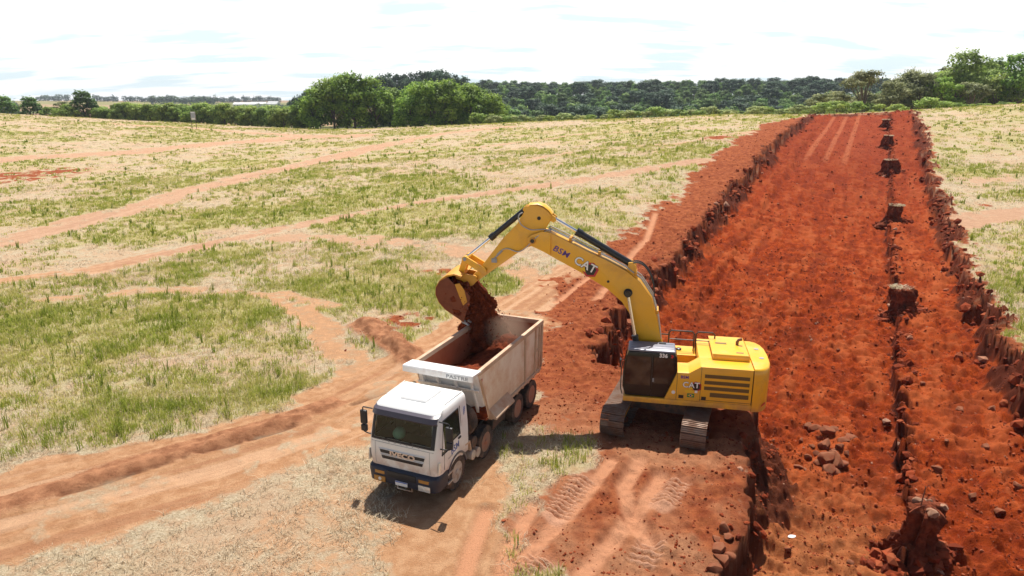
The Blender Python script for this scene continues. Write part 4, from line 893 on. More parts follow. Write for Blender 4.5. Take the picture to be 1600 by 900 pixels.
for s_ in (1, -1):
    def bar(p, q, w0, w1, y0, y1, nm, par):
        p = Vector((p[0], 0, p[1])); q = Vector((q[0], 0, q[1])); d = (q - p).normalized(); n_ = Vector((-d.z, 0, d.x)); pts = []
        for k in range(9): a = R(90 + 22.5 * k); v = p + (d * math.cos(a) + n_ * math.sin(a)) * w0; pts.append((v.x, v.z))
        for k in range(9): a = R(-90 + 22.5 * k); v = q + (d * math.cos(a) + n_ * math.sin(a)) * w1; pts.append((v.x, v.z))
        return MB().prism(pts, y0, y1).build(nm, M_yel, par, .01)
    bar((7.51, 5.84), (6.80, 5.42), .11, .12, s_ * .27, s_ * .35, 'lever', STK)
    bar((7.51, 5.84), (7.72, 5.20), .11, .11, s_ * .14, s_ * .24, 'bucket_link', STK)
MB().lathe([(-.37, .07), (.37, .07)], (7.51, 0, 5.84), 'y', 16).build('pin', M_greytxt, STK)
# bucket
bs = [(7.52, 5.30), (7.80, 5.38), (8.08, 5.32), (8.36, 5.12), (8.52, 4.84), (8.54, 4.55), (8.42, 4.25), (8.18, 3.98), (7.45, 3.52)]
inn_ = [(7.47, 3.57), (8.14, 4.02), (8.37, 4.28), (8.48, 4.56), (8.46, 4.82), (8.31, 5.07), (8.05, 5.26), (7.80, 5.32), (7.54, 5.24)]
bk = MB(); bk.prism(bs + inn_, -.82, .82); BK = bk.build('bucket', M_yeld, E_, .008)
for s_ in (1, -1):
    sdp_ = MB(); sdp_.prism([(7.02, 5.02), (7.30, 5.26), (7.53, 5.20), (7.62, 5.02), (7.80, 5.00), (8.05, 5.25), (8.34, 5.08), (8.50, 4.83), (8.52, 4.56), (8.40, 4.27), (8.16, 4.0), (7.46, 3.54), (7.28, 4.15), (7.18, 4.55)][3:], s_ * .80, s_ * .85); sdp_.build('bucket_side', M_bkt, BK, .008)
    e_ = MB(); e_.prism([(7.02, 5.06), (7.12, 5.22), (7.5, 5.30), (7.72, 5.34), (7.88, 5.26), (7.84, 5.08), (7.62, 5.02), (7.38, 4.80), (7.20, 4.86)], s_ * .30, s_ * .40); e_.build('bucket_ear', M_yeld, BK, .015)
    MB().prism([(7.58, 5.05), (7.40, 4.78), (7.30, 4.35), (7.46, 4.2), (7.62, 4.6), (7.76, 5.0)], s_ * .85, s_ * .875).build('side_cutter', M_yeld, BK, .01)
for k in range(5):
    y = -.72 + .36 * k; MB().prism([(7.62, 3.66), (7.55, 3.50), (7.30, 3.38), (7.28, 3.41), (7.46, 3.60)], y - .06, y + .06).build('bucket_tooth', M_greytxt, BK, .01)
# soil pouring out of the bucket
def rock_mesh(n, rad, seed, sub=1):
    bm = bmesh.new(); bmesh.ops.create_icosphere(bm, subdivisions=sub, radius=1); V = np.array([v.co[:] for v in bm.verts]); Fc = np.array([[v.index for v in f.verts] for f in bm.faces]); bm.free(); return V, Fc
def clods(name, C_, S_, seed, sub=1, flat=1.0, mat=None, core=None):
    """many small lumps as one mesh"""
    g = np.random.default_rng(seed); V, Fc = rock_mesh(0, 0, 0, sub); n = len(C_); nv = len(V)
    a = g.uniform(0, 2 * np.pi, n); ca, sa = np.cos(a), np.sin(a); b = g.uniform(-.9, .9, n); cb2, sb = np.cos(b), np.sin(b)
    W = V[None] * (1 + g.uniform(-.32, .32, (n, nv, 1))) * g.uniform(.6, 1.25, (n, 1, 3)) * np.array([1, 1, flat])
    x, y, z = W[..., 0], W[..., 1], W[..., 2]; y, z = y * cb2[:, None] - z * sb[:, None], y * sb[:, None] + z * cb2[:, None]
    x, y = x * ca[:, None] - y * sa[:, None], x * sa[:, None] + y * ca[:, None]
    P = np.stack([x, y, z], -1) * np.asarray(S_)[:, None, None] + np.asarray(C_)[:, None, :]
    F2 = (Fc[None] + (np.arange(n) * nv)[:, None, None]).reshape(-1, 3)
    P = P.reshape(-1, 3); tn = np.repeat(g.uniform(0, 1, n), nv)
    if core is not None: F2 = np.r_[F2, core[1] + len(P)]; P = np.r_[P, core[0]]; tn = np.r_[tn, np.full(len(core[0]), .3)]
    me = mesh_np(name, P, F2, False); at = me.attributes.new('tint', 'FLOAT', 'POINT'); at.data.foreach_set('value', tn.astype(np.float32))
    return link(name, me, mat)
def core_flow():
    """the thick body of the pour, a ragged tongue of soil from bucket mouth to heap"""
    nz, na = 70, 56; V = []
    for i in range(nz + 1):
        t = i / nz; z = 5.02 - 2.75 * t; xc = 7.48 - .80 * t ** .8; wx = .28 + .82 * t ** .75; wy = .70 - .20 * math.sin(math.pi * t) + .12 * t
        a = np.linspace(0, 2 * np.pi, na, endpoint=False); n_ = fbm(np.cos(a) * 1.3 + 4 + t * .6, np.sin(a) * 1.3 + t * 2.2, 4, 77); n2 = fbm(np.cos(a) * 5 + t * 3, np.sin(a) * 5 + t * 11, 3, 78)
        k = (.35 + 1.0 * n_ + .7 * (n2 - .5)) * min(1, .4 + 6 * t); V.append(np.c_[xc + np.cos(a) * wx * k, np.sin(a) * wy * k, np.full(na, z) + .12 * (n2 - .5)])
    V = np.concatenate(V); F = []
    for i in range(nz):
        for j in range(na): p, q = i * na + j, i * na + (j + 1) % na; F += [[p, p + na, q], [q, p + na, q + na]]
    return V, np.array(F)
def fall():
    g = np.random.default_rng(5); C_ = []; S_ = []
    for k in range(5200):
        t = g.uniform(0, 1) ** .8; z = 4.95 - t * 2.5
        xc = 7.48 - .82 * t ** .8; w_ = .32 + .80 * t
        x = xc + g.normal(0, w_ * .40); y = g.normal(0, .34 + .10 * t)
        C_.append((x, y, z)); S_.append(g.choice([.018, .032, .05, .08], p=[.80, .17, .03, .0]) * g.uniform(.6, 1.1))
    for k in range(420):
        t = g.uniform(0, 1); C_.append((7.50 - .85 * t + g.normal(0, .10 + .1 * t), g.normal(0, .26), 4.9 - t * 2.5)); S_.append(g.uniform(.05, .11))
    for k in range(900):                                               # mass still lying in the bucket mouth
        x = g.uniform(7.35, 8.2); lo = 3.62 + (x - 7.45) * .62; C_.append((x, g.uniform(-.76, .76), g.uniform(max(3.62, lo), 4.9))); S_.append(g.uniform(.05, .16))
    for k in range(500):
        t = g.uniform(0, 1); C_.append((7.4 - .9 * t + g.normal(0, .35), g.normal(0, .6), 4.6 - t * 2.2)); S_.append(g.uniform(.012, .035))
    return np.array(C_), np.array(S_)
c_, s_ = fall(); fo = clods('falling_soil', c_, s_, 3, 1, 1.0, M_load, core_flow()); fo.location = EX.location; fo.rotation_euler = EX.rotation_euler
tag(fo, 'stream of dark red soil falling from the excavator bucket', 'falling soil', kind='stuff')

# ------------------------------------------------------------------ plants: blades, leaf clumps
def leaf_mat(name, stops, trans=.30, rnd=.35, rough=.6):
    m = NT(name); t = m.attr('tint'); oi = m.n('ShaderNodeObjectInfo')
    c = m.ramp(t, stops)
    hs = m.n('ShaderNodeHueSaturation'); m.link(c, hs.inputs['Color'])
    m.setv(hs.inputs['Value'], m.math('ADD', 1 - rnd / 2, m.math('MULTIPLY', oi.outputs['Random'], rnd)))
    m.setv(hs.inputs['Hue'], m.math('ADD', .488, m.math('MULTIPLY', m.math('FRACT', m.math('MULTIPLY', oi.outputs['Random'], 7.3)), .024)))
    c = hs.outputs[0]; m.fin(c, rough, 0, .25)
    tr = m.n('ShaderNodeBsdfTranslucent'); m.link(c, tr.inputs[0]); mx = m.n('ShaderNodeMixShader'); mx.inputs[0].default_value = trans
    m.link(m.b.outputs[0], mx.inputs[1]); m.link(tr.outputs[0], mx.inputs[2]); m.link(mx.outputs[0], m.out.inputs[0]); return m.m
def blade_field(name, P, H, Wd, lean, nb, tint, mat, spread, seed):
    """tufts of narrow blades standing at the points P, one mesh"""
    g = np.random.default_rng(seed); n = len(P); k = n * nb
    B = np.repeat(P, nb, 0); h = np.repeat(H, nb) * g.uniform(.55, 1.15, k); wd = np.repeat(Wd, nb) * g.uniform(.7, 1.3, k); sp = np.repeat(spread, nb); ln = np.repeat(lean, nb)
    a = g.uniform(0, 2 * np.pi, k); rad = sp * np.sqrt(g.uniform(0, 1, k)); bx = B[:, 0] + np.cos(a) * rad; by = B[:, 1] + np.sin(a) * rad; bz = B[:, 2] - .03
    la = g.uniform(0, 2 * np.pi, k); lm = h * ln * g.uniform(.2, 1.2, k); wa = g.uniform(0, np.pi, k); wx, wy = np.cos(wa) * wd / 2, np.sin(wa) * wd / 2
    mx_, my_ = bx + np.cos(la) * lm * .35, by + np.sin(la) * lm * .35
    V = np.stack([np.c_[bx - wx, by - wy, bz], np.c_[bx + wx, by + wy, bz], np.c_[mx_ + wx * .8, my_ + wy * .8, bz + h * .6], np.c_[mx_ - wx * .8, my_ - wy * .8, bz + h * .6], np.c_[bx + np.cos(la) * lm, by + np.sin(la) * lm, bz + h * (1 - .25 * np.minimum(ln, 1))]], 1).reshape(-1, 3)
    o = (np.arange(k) * 5)[:, None]; Fq = np.concatenate([o + np.array([[0, 1, 2]]), o + np.array([[0, 2, 3]]), o + np.array([[3, 2, 4]])])
    me = mesh_np(name, V, Fq, False); t = np.clip(np.repeat(tint, nb) + g.normal(0, .12, k), 0, 1)
    at = me.attributes.new('tint', 'FLOAT', 'POINT'); at.data.foreach_set('value', np.repeat(t, 5).astype(np.float32))
    return link(name, me, mat)
def scatter(r0, r1, dens, seed, a0=-42, a1=42):
    g = np.random.default_rng(seed); area = math.radians(a1 - a0) / 2 * (r1 * r1 - r0 * r0); n = int(area * dens)
    r = np.sqrt(g.uniform(r0 * r0, r1 * r1, n)); a = np.radians(g.uniform(a0, a1, n)); x, y = r * np.sin(a), r * np.cos(a)
    z, M, sdn = fields(x, y); return x, y, z, M, sdn, r, g
M_grass = leaf_mat('green_grass', [(0, (.14, .20, .02)), (.4, (.33, .38, .055)), (.7, (.53, .48, .15)), (1, (.70, .60, .36))], .5, 0)
M_straw = leaf_mat('dry_straw', [(0, (.32, .245, .15)), (.5, (.58, .49, .33)), (1, (.78, .70, .52))], .45, 0)
GP = []; SP_ = []; WP = []
for r0, r1, dg, ds, dw, wk, hk in ((12, 30, 46, 44, 2.6, .020, .85), (30, 55, 24, 20, 1.7, .028, .85), (55, 105, 7, 5.5, .55, .050, .80), (105, 245, 1.5, 1.1, .10, .10, .75)):
    x, y, z, M, sdn, r, g = scatter(r0, r1, dg, int(r0))
    k = (g.uniform(0, 1, len(x)) < M['green'] ** .8) & (M['bare'] < .4) & (sdn < -.15); q = fbm(x / 1.5, y / 1.5, 2, 7)[k]
    n = k.sum(); hh = hk * (.16 + .34 * q + .12 * g.uniform(0, 1, n)); GP.append((np.c_[x, y, z][k], hh, np.full(n, wk), np.clip(.62 - .55 * (q - .35) + g.normal(0, .10, n) + .25 * (fbm(x / 5, y / 5, 2, 9)[k] - .5), 0, 1), np.full(n, .12 + wk * 3)))
    x, y, z, M, sdn, r, g = scatter(r0, r1, ds, int(r0) + 1)
    k = (g.uniform(0, 1, len(x)) < (1 - .7 * M['green']) * (.35 + .65 * sst(.35, .6, fbm(x / 1.8, y / 1.8, 3, 17)))) & (M['bare'] < .45) & (sdn < -.05)
    n = k.sum(); SP_.append((np.c_[x, y, z][k], hk * g.uniform(.10, .34, n), np.full(n, wk * .8), g.uniform(.15, 1, n), np.full(n, .15 + wk * 3)))
    x, y, z, M, sdn, r, g = scatter(r0, r1, dw, int(r0) + 2)
    k = (g.uniform(0, 1, len(x)) < (M['green'] * .95 + .015) * sst(.46, .60, fbm(x / 1.1, y / 1.1, 3, 57)) * 1.5) & (M['bare'] < .3) & (sdn < -.3)
    n = k.sum(); WP.append((np.c_[x, y, z][k], hk * g.uniform(.40, .95, n), np.full(n, wk * 1.3), g.uniform(-.1, .35, n), np.full(n, .05 + wk * 2)))
def cat(L_): return [np.concatenate([q[i] for q in L_]) for i in range(5)]
P, H, W_, Tn, S_ = cat(GP); o = blade_field('green_grass', P, H, W_, np.full(len(P), .55), 9, Tn, M_grass, S_, 1); tag(o, 'green weedy grass growing in patches over the dry field', 'grass', kind='stuff')
P, H, W_, Tn, S_ = cat(SP_); o = blade_field('dry_grass', P, H, W_, np.full(len(P), 1.6), 6, Tn, M_straw, S_, 2); tag(o, 'pale dry straw grass covering the field', 'dry grass', kind='stuff')
P, H, W_, Tn, S_ = cat(WP); o = blade_field('tall_weeds', P, H, W_, np.full(len(P), .16), 7, Tn, M_grass, S_ * .8, 3); tag(o, 'tall upright weeds standing out of the grass', 'weeds', kind='stuff')

# loose lumps of soil and small stones on dug ground
M_clod = NT('red_soil_clod'); _t = M_clod.attr('tint'); _n = M_clod.noise(20, 3, .6, M_clod.obj())
M_clod.fin(M_clod.mix(M_clod.math('MULTIPLY', _n, .5), M_clod.ramp(_t, [(0, (.11, .020, .009)), (.6, (.26, .045, .014)), (.93, (.34, .095, .04)), (.97, (.38, .17, .10)), (1, (.42, .26, .18))]), (.15, .035, .016)), .95, 0, .12); M_clod = M_clod.m
CC = []; SS = []
for r0, r1, dens, s0, s1 in ((12, 30, 70, .014, .060), (30, 60, 20, .022, .085), (60, 120, 2.2, .05, .13), (120, 165, .4, .09, .18)):
    x, y, z, M, sdn, r, g = scatter(r0, r1, dens, int(r0) + 5, -25, 42)
    cl = sst(.35, .62, fbm(x / .8, y / .8, 3, 91)); pr = np.maximum(M['pit'] * (.2 + .8 * cl), M['red'] * (.12 + .55 * cl)); pr = np.maximum(pr, .8 * np.exp(-((sdn - .5) / .5) ** 2)) * (1 - M['rut']) * (1 - np.clip(M['lug'] * 3, 0, 1))
    k = g.uniform(0, 1, len(x)) < pr; n = k.sum(); sz = s0 + (s1 - s0) * g.uniform(0, 1, n) ** 3.2; CC.append(np.c_[x, y, z + 0][k] + np.c_[np.zeros(n), np.zeros(n), sz * .15]); SS.append(sz)
for r0, r1, dens, s0, s1 in ((12, 30, 12, .04, .20), (30, 85, 9, .08, .34), (85, 165, 1.6, .16, .42)):      # crumbled lumps hanging on and under the cut banks
    x, y, z, M, sdn, r, g = scatter(r0, r1, dens, int(r0) + 505, -25, 42)
    k = (g.uniform(0, 1, len(x)) < np.exp(-((sdn - .25) / .45) ** 2) * .75) & (sdn > -.5); n = k.sum(); sz = s0 + (s1 - s0) * g.uniform(0, 1, n) ** 2.2; CC.append(np.c_[x, y, z][k]); SS.append(sz)
for tt0, n in ((14, 420), (60, 260)):                                   # lumps along the ledge
    g = np.random.default_rng(tt0); t_ = tt0 + (50 if tt0 < 30 else 95) * g.uniform(0, 1, n); s_ = 2.75 + g.normal(0, .28, n); X_, Y_ = st(s_, t_); CC.append(np.c_[X_, Y_, fields(X_, Y_)[0]]); SS.append((.05 if tt0 < 30 else .10) + .20 * g.uniform(0, 1, n) ** 2.5)
for p, wx, wy, h in [((1437, 795), 1.15, 1.0, 1.75), ((1414, 452), 1.5, 1.2, 1.75), ((1397, 322), 1.5, 1.3, 1.6), ((1394, 251), 1.6, 1.4, 1.5), ((1388, 213), 1.4, 1.3, 1.4)]:
    g = np.random.default_rng(int(p[1])); c = px(*p); n = 170; a = g.uniform(0, 2 * np.pi, n); q = .62 + .55 * g.uniform(0, 1, n) ** 2; X_, Y_ = c[0] + np.cos(a) * wx * q * .95, c[1] + np.sin(a) * wy * q * .95
    CC.append(np.c_[X_, Y_, fields(X_, Y_)[0] + .30 * np.maximum(0, 1.0 - q) ]); SS.append(.06 + .22 * g.uniform(0, 1, n) ** 2)
CC = np.concatenate(CC); SS = np.concatenate(SS)
o = clods('soil_clods', CC, SS, 8, 0, .75, M_clod); tag(o, 'loose red soil clods and small stones over the dug ground', 'soil clods', kind='stuff')
print('grass', sum(len(a[0]) for a in GP), 'straw', sum(len(a[0]) for a in SP_), 'weeds', sum(len(a[0]) for a in WP), 'clods', len(CC))

# ------------------------------------------------------------------ rocks, earth pillars, litter
M_rock = simple('reddish_rock', (.21, .085, .045), .9, 0, .12, .9, (.19, .045, .02), 4.5)
def rock(name, loc, s, seed, lab, cat_, grp=None, mat=None, sub=3):
    bm = bmesh.new(); bmesh.ops.create_icosphere(bm, subdivisions=sub, radius=1); g = np.random.default_rng(seed); off = g.uniform(0, 50, 2)
    pl_ = [(Vector(g.normal(0, 1, 3)).normalized(), g.uniform(.45, .80)) for _ in range(12)]
    for v in bm.verts:
        for d, c in pl_:
            e = v.co.dot(d) - c
            if e > 0: v.co -= d * e
        k = 1 + .16 * (float(fbm(np.array([v.co.x * 2 + off[0]]), np.array([v.co.y * 2 + v.co.z * 1.7 + off[1]]), 2, seed)[0]) - .5); v.co *= k
    sc = Vector((g.uniform(.8, 1.3), g.uniform(.7, 1.1), g.uniform(.55, .85))) * s
    for v in bm.verts: v.co = Vector((v.co.x * sc.x, v.co.y * sc.y, v.co.z * sc.z))
    me = bpy.data.meshes.new(name); bm.to_mesh(me); bm.free(); me.polygons.foreach_set('use_smooth', [True] * len(me.polygons)); me.set_sharp_from_angle(angle=R(28))
    o = link(name, me, mat or M_rock); o.location = loc; o.rotation_euler = (g.uniform(-.3, .3), g.uniform(-.3, .3), g.uniform(0, 6)); tag(o, lab, cat_, grp); return o
def floor_px(u, v):
    d = ray(u, v); t = np.geomspace(8, 300, 1500); X, Y, Z = d[0] * t, d[1] * t, CAM_H + d[2] * t
    h = fields(X, Y)[0]; i = int(np.argmax(Z < h)); return (X[i], Y[i], h[i])
pile = [(1262, 668, .34), (1275, 672, .30), (1290, 678, .34), (1303, 672, .22), (1318, 690, .24), (1330, 685, .34), (1290, 697, .36), (1312, 700, .30), (1302, 712, .26), (1275, 712, .28), (1292, 720, .34), (1306, 722, .40), (1276, 724, .24), (1262, 716, .18), (1268, 700, .16), (1292, 736, .30), (1306, 740, .22), (1316, 728, .22), (1280, 688, .18), (1251, 690, .15), (1247, 730, .17), (1258, 735, .12), (1322, 708, .16)]
for i, (u, v, s) in enumerate(pile):
    p = floor_px(u, v); rock('rock', (p[0], p[1], p[2] + s * .10), s, 100 + i, 'rough reddish rock in the heap on the trench floor behind the digger', 'rock', 'rocks heaped on the trench floor')
edge = [(1130, 826, .22), (1137, 842, .20), (1122, 862, .26), (1128, 880, .30), (1116, 890, .22), (1140, 872, .18), (1119, 845, .15)]
for i, (u, v, s) in enumerate(edge):
    p = floor_px(u, v); rock('rock', (p[0], p[1], p[2] + s * .2), s, 200 + i, 'brown rock along the crumbling trench edge in the foreground', 'rock', 'rocks along the near trench edge')
for i, (u, v, s) in enumerate([(1208, 690, .14), (1215, 702, .10), (1464, 735, .22), (1230, 862, .16), (1178, 890, .26), (1372, 862, .16), (1380, 872, .14), (1365, 826, .12), (1395, 560, .2), (1322, 340, .3), (1500, 640, .3), (1540, 700, .25), (1560, 800, .25), (1520, 775, .2), (1310, 548, .18), (1440, 600, .18), (1478, 690, .16), (1550, 640, .3), (1590, 760, .3), (1330, 880, .14), (1090, 560, .2), (1345, 308, .28), (610, 0, 0)]):
    if s == 0: continue
    p = floor_px(u, v); rock('rock', (p[0], p[1], p[2] + s * .05), s * .8, 300 + i, 'single rock lying loose on the red trench floor', 'rock', 'single rocks on the trench floor')
M_earth = NT('cut_red_earth'); _o = M_earth.obj(); _n = M_earth.noise(3.5, 6, .65, _o); M_earth.bump(M_earth.noise(9, 5, .65, _o), .8, .10)
M_earth.fin(M_earth.mix(M_earth.step(_n, .35, .7), (.10, .024, .012), (.24, .062, .028)), .95, 0, .1); M_earth = M_earth.m
M_lump = simple('grey_brown_crust', (.30, .17, .11), .9, 0, .1, .7, (.20, .07, .035), 5)
def pillar(c, wx, wy, h, seed, lab, stick=False, grassy=True):
    x, y = c; zt = float(base(x, y)) ; root = empty('earth_pillar', (x, y, zt - h), -AZ); tag(root, lab, 'earth pillar')
    rings = []; nr, na = 26, 56; lean = math.sin(seed * 2.7) * .8
    for i in range(nr + 1):
        f = i / nr; z = -.35 + (h + .35) * f; k = .80 + .75 * (1 - f) ** 2.6 + .09 * math.sin(8 * f + seed)
        ring = []
        for j in range(na):
            a = 2 * math.pi * j / na; n1_ = float(fbm(np.array([math.cos(a) * 1.6 + seed]), np.array([math.sin(a) * 1.6 + z * .5]), 4, seed)[0]) - .5; n2_ = float(fbm(np.array([math.cos(a) * 5 + seed]), np.array([math.sin(a) * 5 + z * 3.0]), 3, seed + 9)[0]) - .5
            ca, sa = math.cos(a), math.sin(a); sq = 1 / max(abs(ca), abs(sa)) ** .55
            rr_ = k * sq ** .6 * (1 + 1.5 * n1_ + .8 * n2_); ring.append((ca * rr_ * wx / 2 + lean * f * .3, sa * rr_ * wy / 2, z + .10 * n2_ + .35 * f * n1_))
        rings.append(ring)
    top = rings[-1]; cxm = sum(p[0] for p in top) / na; cym = sum(p[1] for p in top) / na; rm = sum(math.hypot(p[0] - cxm, p[1] - cym) for p in top) / na; zm = sum(p[2] for p in top) / na
    for f_, dz in ((.86, .07), (.66, .13), (.42, .17), (.16, .19)):
        rg = []
        for q, p in enumerate(top):
            a = 2 * math.pi * q / na; bl = (1 - f_) ** .5; r0 = math.hypot(p[0] - cxm, p[1] - cym); r1 = (r0 * (1 - bl) + rm * bl) * f_
            nn = float(fbm(np.array([math.cos(a) * r1 * 3 + seed]), np.array([math.sin(a) * r1 * 3 + 5]), 3, seed)[0]) - .5; rg.append((cxm + math.cos(a) * r1, cym + math.sin(a) * r1, p[2] * f_ + zm * (1 - f_) + dz + .16 * nn))
        rings.append(rg)
    MB().loft(rings).build('earth_column', M_earth, root, 0, 50)
    g = np.random.default_rng(seed); n = 110; a = g.uniform(0, 6.28, n); q = .42 * np.sqrt(g.uniform(0, 1, n)); P = np.c_[np.cos(a) * q * wx + lean * .3, np.sin(a) * q * wy, np.full(n, h + .08)]
    for q_ in range(7 if not grassy else 3):
        lp = rock('soil_lump', (cxm + g.normal(0, .24) * wx, cym + g.normal(0, .24) * wy, zm + .14), g.uniform(.08, .2), seed * 7 + q_, None, None, None, M_earth if grassy else M_lump, 2); lp.parent = root
    if grassy:
        gr = blade_field('grass_cap', P, g.uniform(.10, .26, n), np.full(n, .04), np.full(n, 1.5), 6, g.uniform(.3, 1, n), M_straw, np.full(n, .1), seed); gr.parent = root
    if stick: MB().tube([(0, 0, h - .1), (.05, -.02, h + .75)], [.02, .015], 6).build('stick', M_exh, root)
PW = [((1437, 795), 1.15, 1.0, 1.75, 'nearest earth pillar on the trench floor, with a lumpy rocky top and a thin stick', True, False),
      ((1414, 452), 1.5, 1.2, 1.75, 'tall earth pillar with a pale grass cap beside a dark hole, second from the front', False, True),
      ((1397, 322), 1.5, 1.3, 1.6, 'broad grass-topped earth pillar standing mid-way up the trench, third from the front', False, True),
      ((1394, 251), 1.6, 1.4, 1.5, 'wide squat earth pillar on the ledge line, fourth from the front', False, True),
      ((1388, 213), 1.4, 1.3, 1.4, 'small far earth pillar on the ledge line, fifth from the front', False, True),
      ((1384, 188), 1.3, 1.2, .9, 'farthest low earth pillar at the top end of the trench', False, True)]
for i, (p, wx, wy, h, lab, st_, gr) in enumerate(PW): pillar(px(*p), wx, wy, h, 31 + i, lab, st_, gr)
p = floor_px(1237, 840); lt = MB().loft([[(math.cos(a) * r_ * (1 + .2 * math.sin(2 * a)), math.sin(a) * r_ * .6, z) for a in [2 * math.pi * k / 14 for k in range(14)]] for z, r_ in ((0, .12), (.02, .13), (.035, .09))]).build('litter', M_plate); lt.location = (p[0], p[1], p[2] + .03); tag(lt, 'small white scrap of litter on the dusty trench floor', 'litter')

# ------------------------------------------------------------------ trees and shrubs
def leaf_crown(name, lobes, n, size, seed, mat, up=.35, hollow=.55, under=.0):
    """uneven crown of leaf clumps: lobes are (centre, radii, share)"""
    g = np.random.default_rng(seed); tot = sum(l[2] for l in lobes); Vs = []; Ts = []; Ns = []
    for c, rd, sh in lobes:
        k = int(n * sh / tot); d = g.normal(0, 1, (k, 3)); d /= np.linalg.norm(d, axis=1)[:, None]
        d[:, 2] = np.where((d[:, 2] < -.25) & (g.uniform(0, 1, k) > under), -d[:, 2] * .8, d[:, 2])
        rad = hollow + (1.04 - hollow) * g.uniform(0, 1, k) ** .6
        bump = 1 + .22 * np.sin(d[:, 0] * 5 + seed) * np.sin(d[:, 1] * 5.7 + c[0]) + .14 * np.sin(d[:, 2] * 9 + c[1] * 3)
        Pn = np.array(c) + d * np.array(rd) * (rad * bump)[:, None]
        nm = d * .8 + g.normal(0, .5, (k, 3)) + np.array([0, 0, up * 1.7]); nm /= np.linalg.norm(nm, axis=1)[:, None]
        t1 = np.cross(nm, g.normal(0, 1, (k, 3))); t1 /= np.linalg.norm(t1, axis=1)[:, None]; t2 = np.cross(nm, t1); sg_ = np.where((nm * d).sum(1) < 0, -1, 1)[:, None]; nm = nm * sg_; t2 = t2 * sg_; s = size * g.uniform(.55, 1.35, k)[:, None]
        Nn = d * .75 + nm * .3 + np.array([0, 0, .25]); Nn /= np.linalg.norm(Nn, axis=1)[:, None]; Ns.append(np.repeat(Nn, 4, 0))
        q = np.stack([Pn - t1 * s * .5, Pn - t2 * s * .42 - nm * s * .12, Pn + t1 * s * .5, Pn + t2 * s * .42 - nm * s * .12], 1); Vs.append(q.reshape(-1, 3))
        Ts.append(np.repeat(np.clip(.42 + .22 * g.normal(0, 1, k) + .18 * g.normal() + .12 * d[:, 2] * 0, 0, 1), 4))
    V = np.concatenate(Vs); Fq = np.arange(len(V)).reshape(-1, 4); me = mesh_np(name, V, Fq, False, [mat])
    at = me.attributes.new('tint', 'FLOAT', 'POINT'); at.data.foreach_set('value', np.concatenate(Ts).astype(np.float32)); me.polygons.foreach_set('use_smooth', np.ones(len(Fq), bool)); me.normals_split_custom_set_from_vertices(np.concatenate(Ns).tolist()); return me
def trunk_mesh(limbs):
    m_ = MB()
    for pts, r_ in limbs: m_.tube(pts, r_, 7)
    o = m_.build('trunk', M_bark, None, 0, 60); me = o.data; bpy.data.objects.remove(o); return me
M_bark = simple('tree_bark', (.16, .125, .095), .9, 0, .1, .4, (.07, .05, .04), 2)
LM = {
 'dense': leaf_mat('dense_green_leaves', [(0, (0.088, 0.159, 0.021)), (.45, (0.224, 0.366, 0.041)), (1, (0.425, 0.555, 0.094))], .45, .25),
 'bush': leaf_mat('bright_bush_leaves', [(0, (0.118, 0.189, 0.041)), (.5, (0.295, 0.413, 0.071)), (1, (0.519, 0.614, 0.165))], .45, .3),
 'pine': leaf_mat('dark_pine_needles', [(0, (.035, .07, .04)), (.5, (.07, .125, .07)), (1, (.13, .20, .10))], .35, .5),
 'wood': leaf_mat('mixed_wood_leaves', [(0, (.055, .115, .028)), (.5, (.13, .235, .05)), (1, (.27, .38, .10))], .42, .7),
 'olive': leaf_mat('olive_leaves', [(0, (0.116, 0.132, 0.049)), (.5, (0.247, 0.272, 0.107)), (1, (0.412, 0.412, 0.198))], .42, .4),
 'light': leaf_mat('light_green_leaves', [(0, (0.116, 0.181, 0.033)), (.5, (0.281, 0.388, 0.074)), (1, (0.462, 0.544, 0.165))], .45, .4),
 'pale': leaf_mat('pale_shrub_leaves', [(0, (0.165, 0.214, 0.066)), (.5, (0.363, 0.429, 0.148)), (1, (0.594, 0.627, 0.281))], .42, .5)}
def lobes_round(seed, R_, H_, n=9, flat=.8, low=.25):
    g = np.random.default_rng(seed); L_ = [((0, 0, H_ * .58), (R_ * .74, R_ * .74, H_ * .40), 2.0)]
    for k in range(n):
        a = 2 * math.pi * (k + g.uniform(-.3, .3)) / n; rr_ = R_ * g.uniform(.52, .80); z = H_ * g.uniform(low, .80); q = R_ * g.uniform(.26, .42)
        L_.append(((math.cos(a) * rr_, math.sin(a) * rr_, z), (q, q, q * flat), .8))
    for k in range(3): a = g.uniform(0, 6.28); L_.append(((math.cos(a) * R_ * .3, math.sin(a) * R_ * .3, H_ * .86), (R_ * .36, R_ * .36, H_ * .15), .7))
    return L_
def lobes_open(seed, R_, H_, n=13):
    g = np.random.default_rng(seed); L_ = []
    for k in range(n):
        a = g.uniform(0, 6.28); rr_ = R_ * math.sqrt(g.uniform(0, 1)) * .80; z = H_ * (.52 + .40 * (1 - (rr_ / R_) ** 1.6) * g.uniform(.7, 1.1)); q = R_ * g.uniform(.20, .32)
        L_.append(((math.cos(a) * rr_, math.sin(a) * rr_, z), (q, q, q * .62), 1))
    return L_
def limbs_for(lobes, H_, r_, n=6, fork=.35):
    L_ = [([(0, 0, -.5), (.05, .03, H_ * fork), (.0, .1, H_ * .62)], [r_ * 1.25, r_ * .85, r_ * .35])]
    for c, rd, s in lobes[1:1 + n]: L_.append(([(.03, .02, H_ * fork * .8), (c[0] * .5, c[1] * .5, (H_ * fork + c[2]) / 2), (c[0] * .95, c[1] * .95, c[2])], [r_ * .6, r_ * .38, r_ * .12]))
    return L_
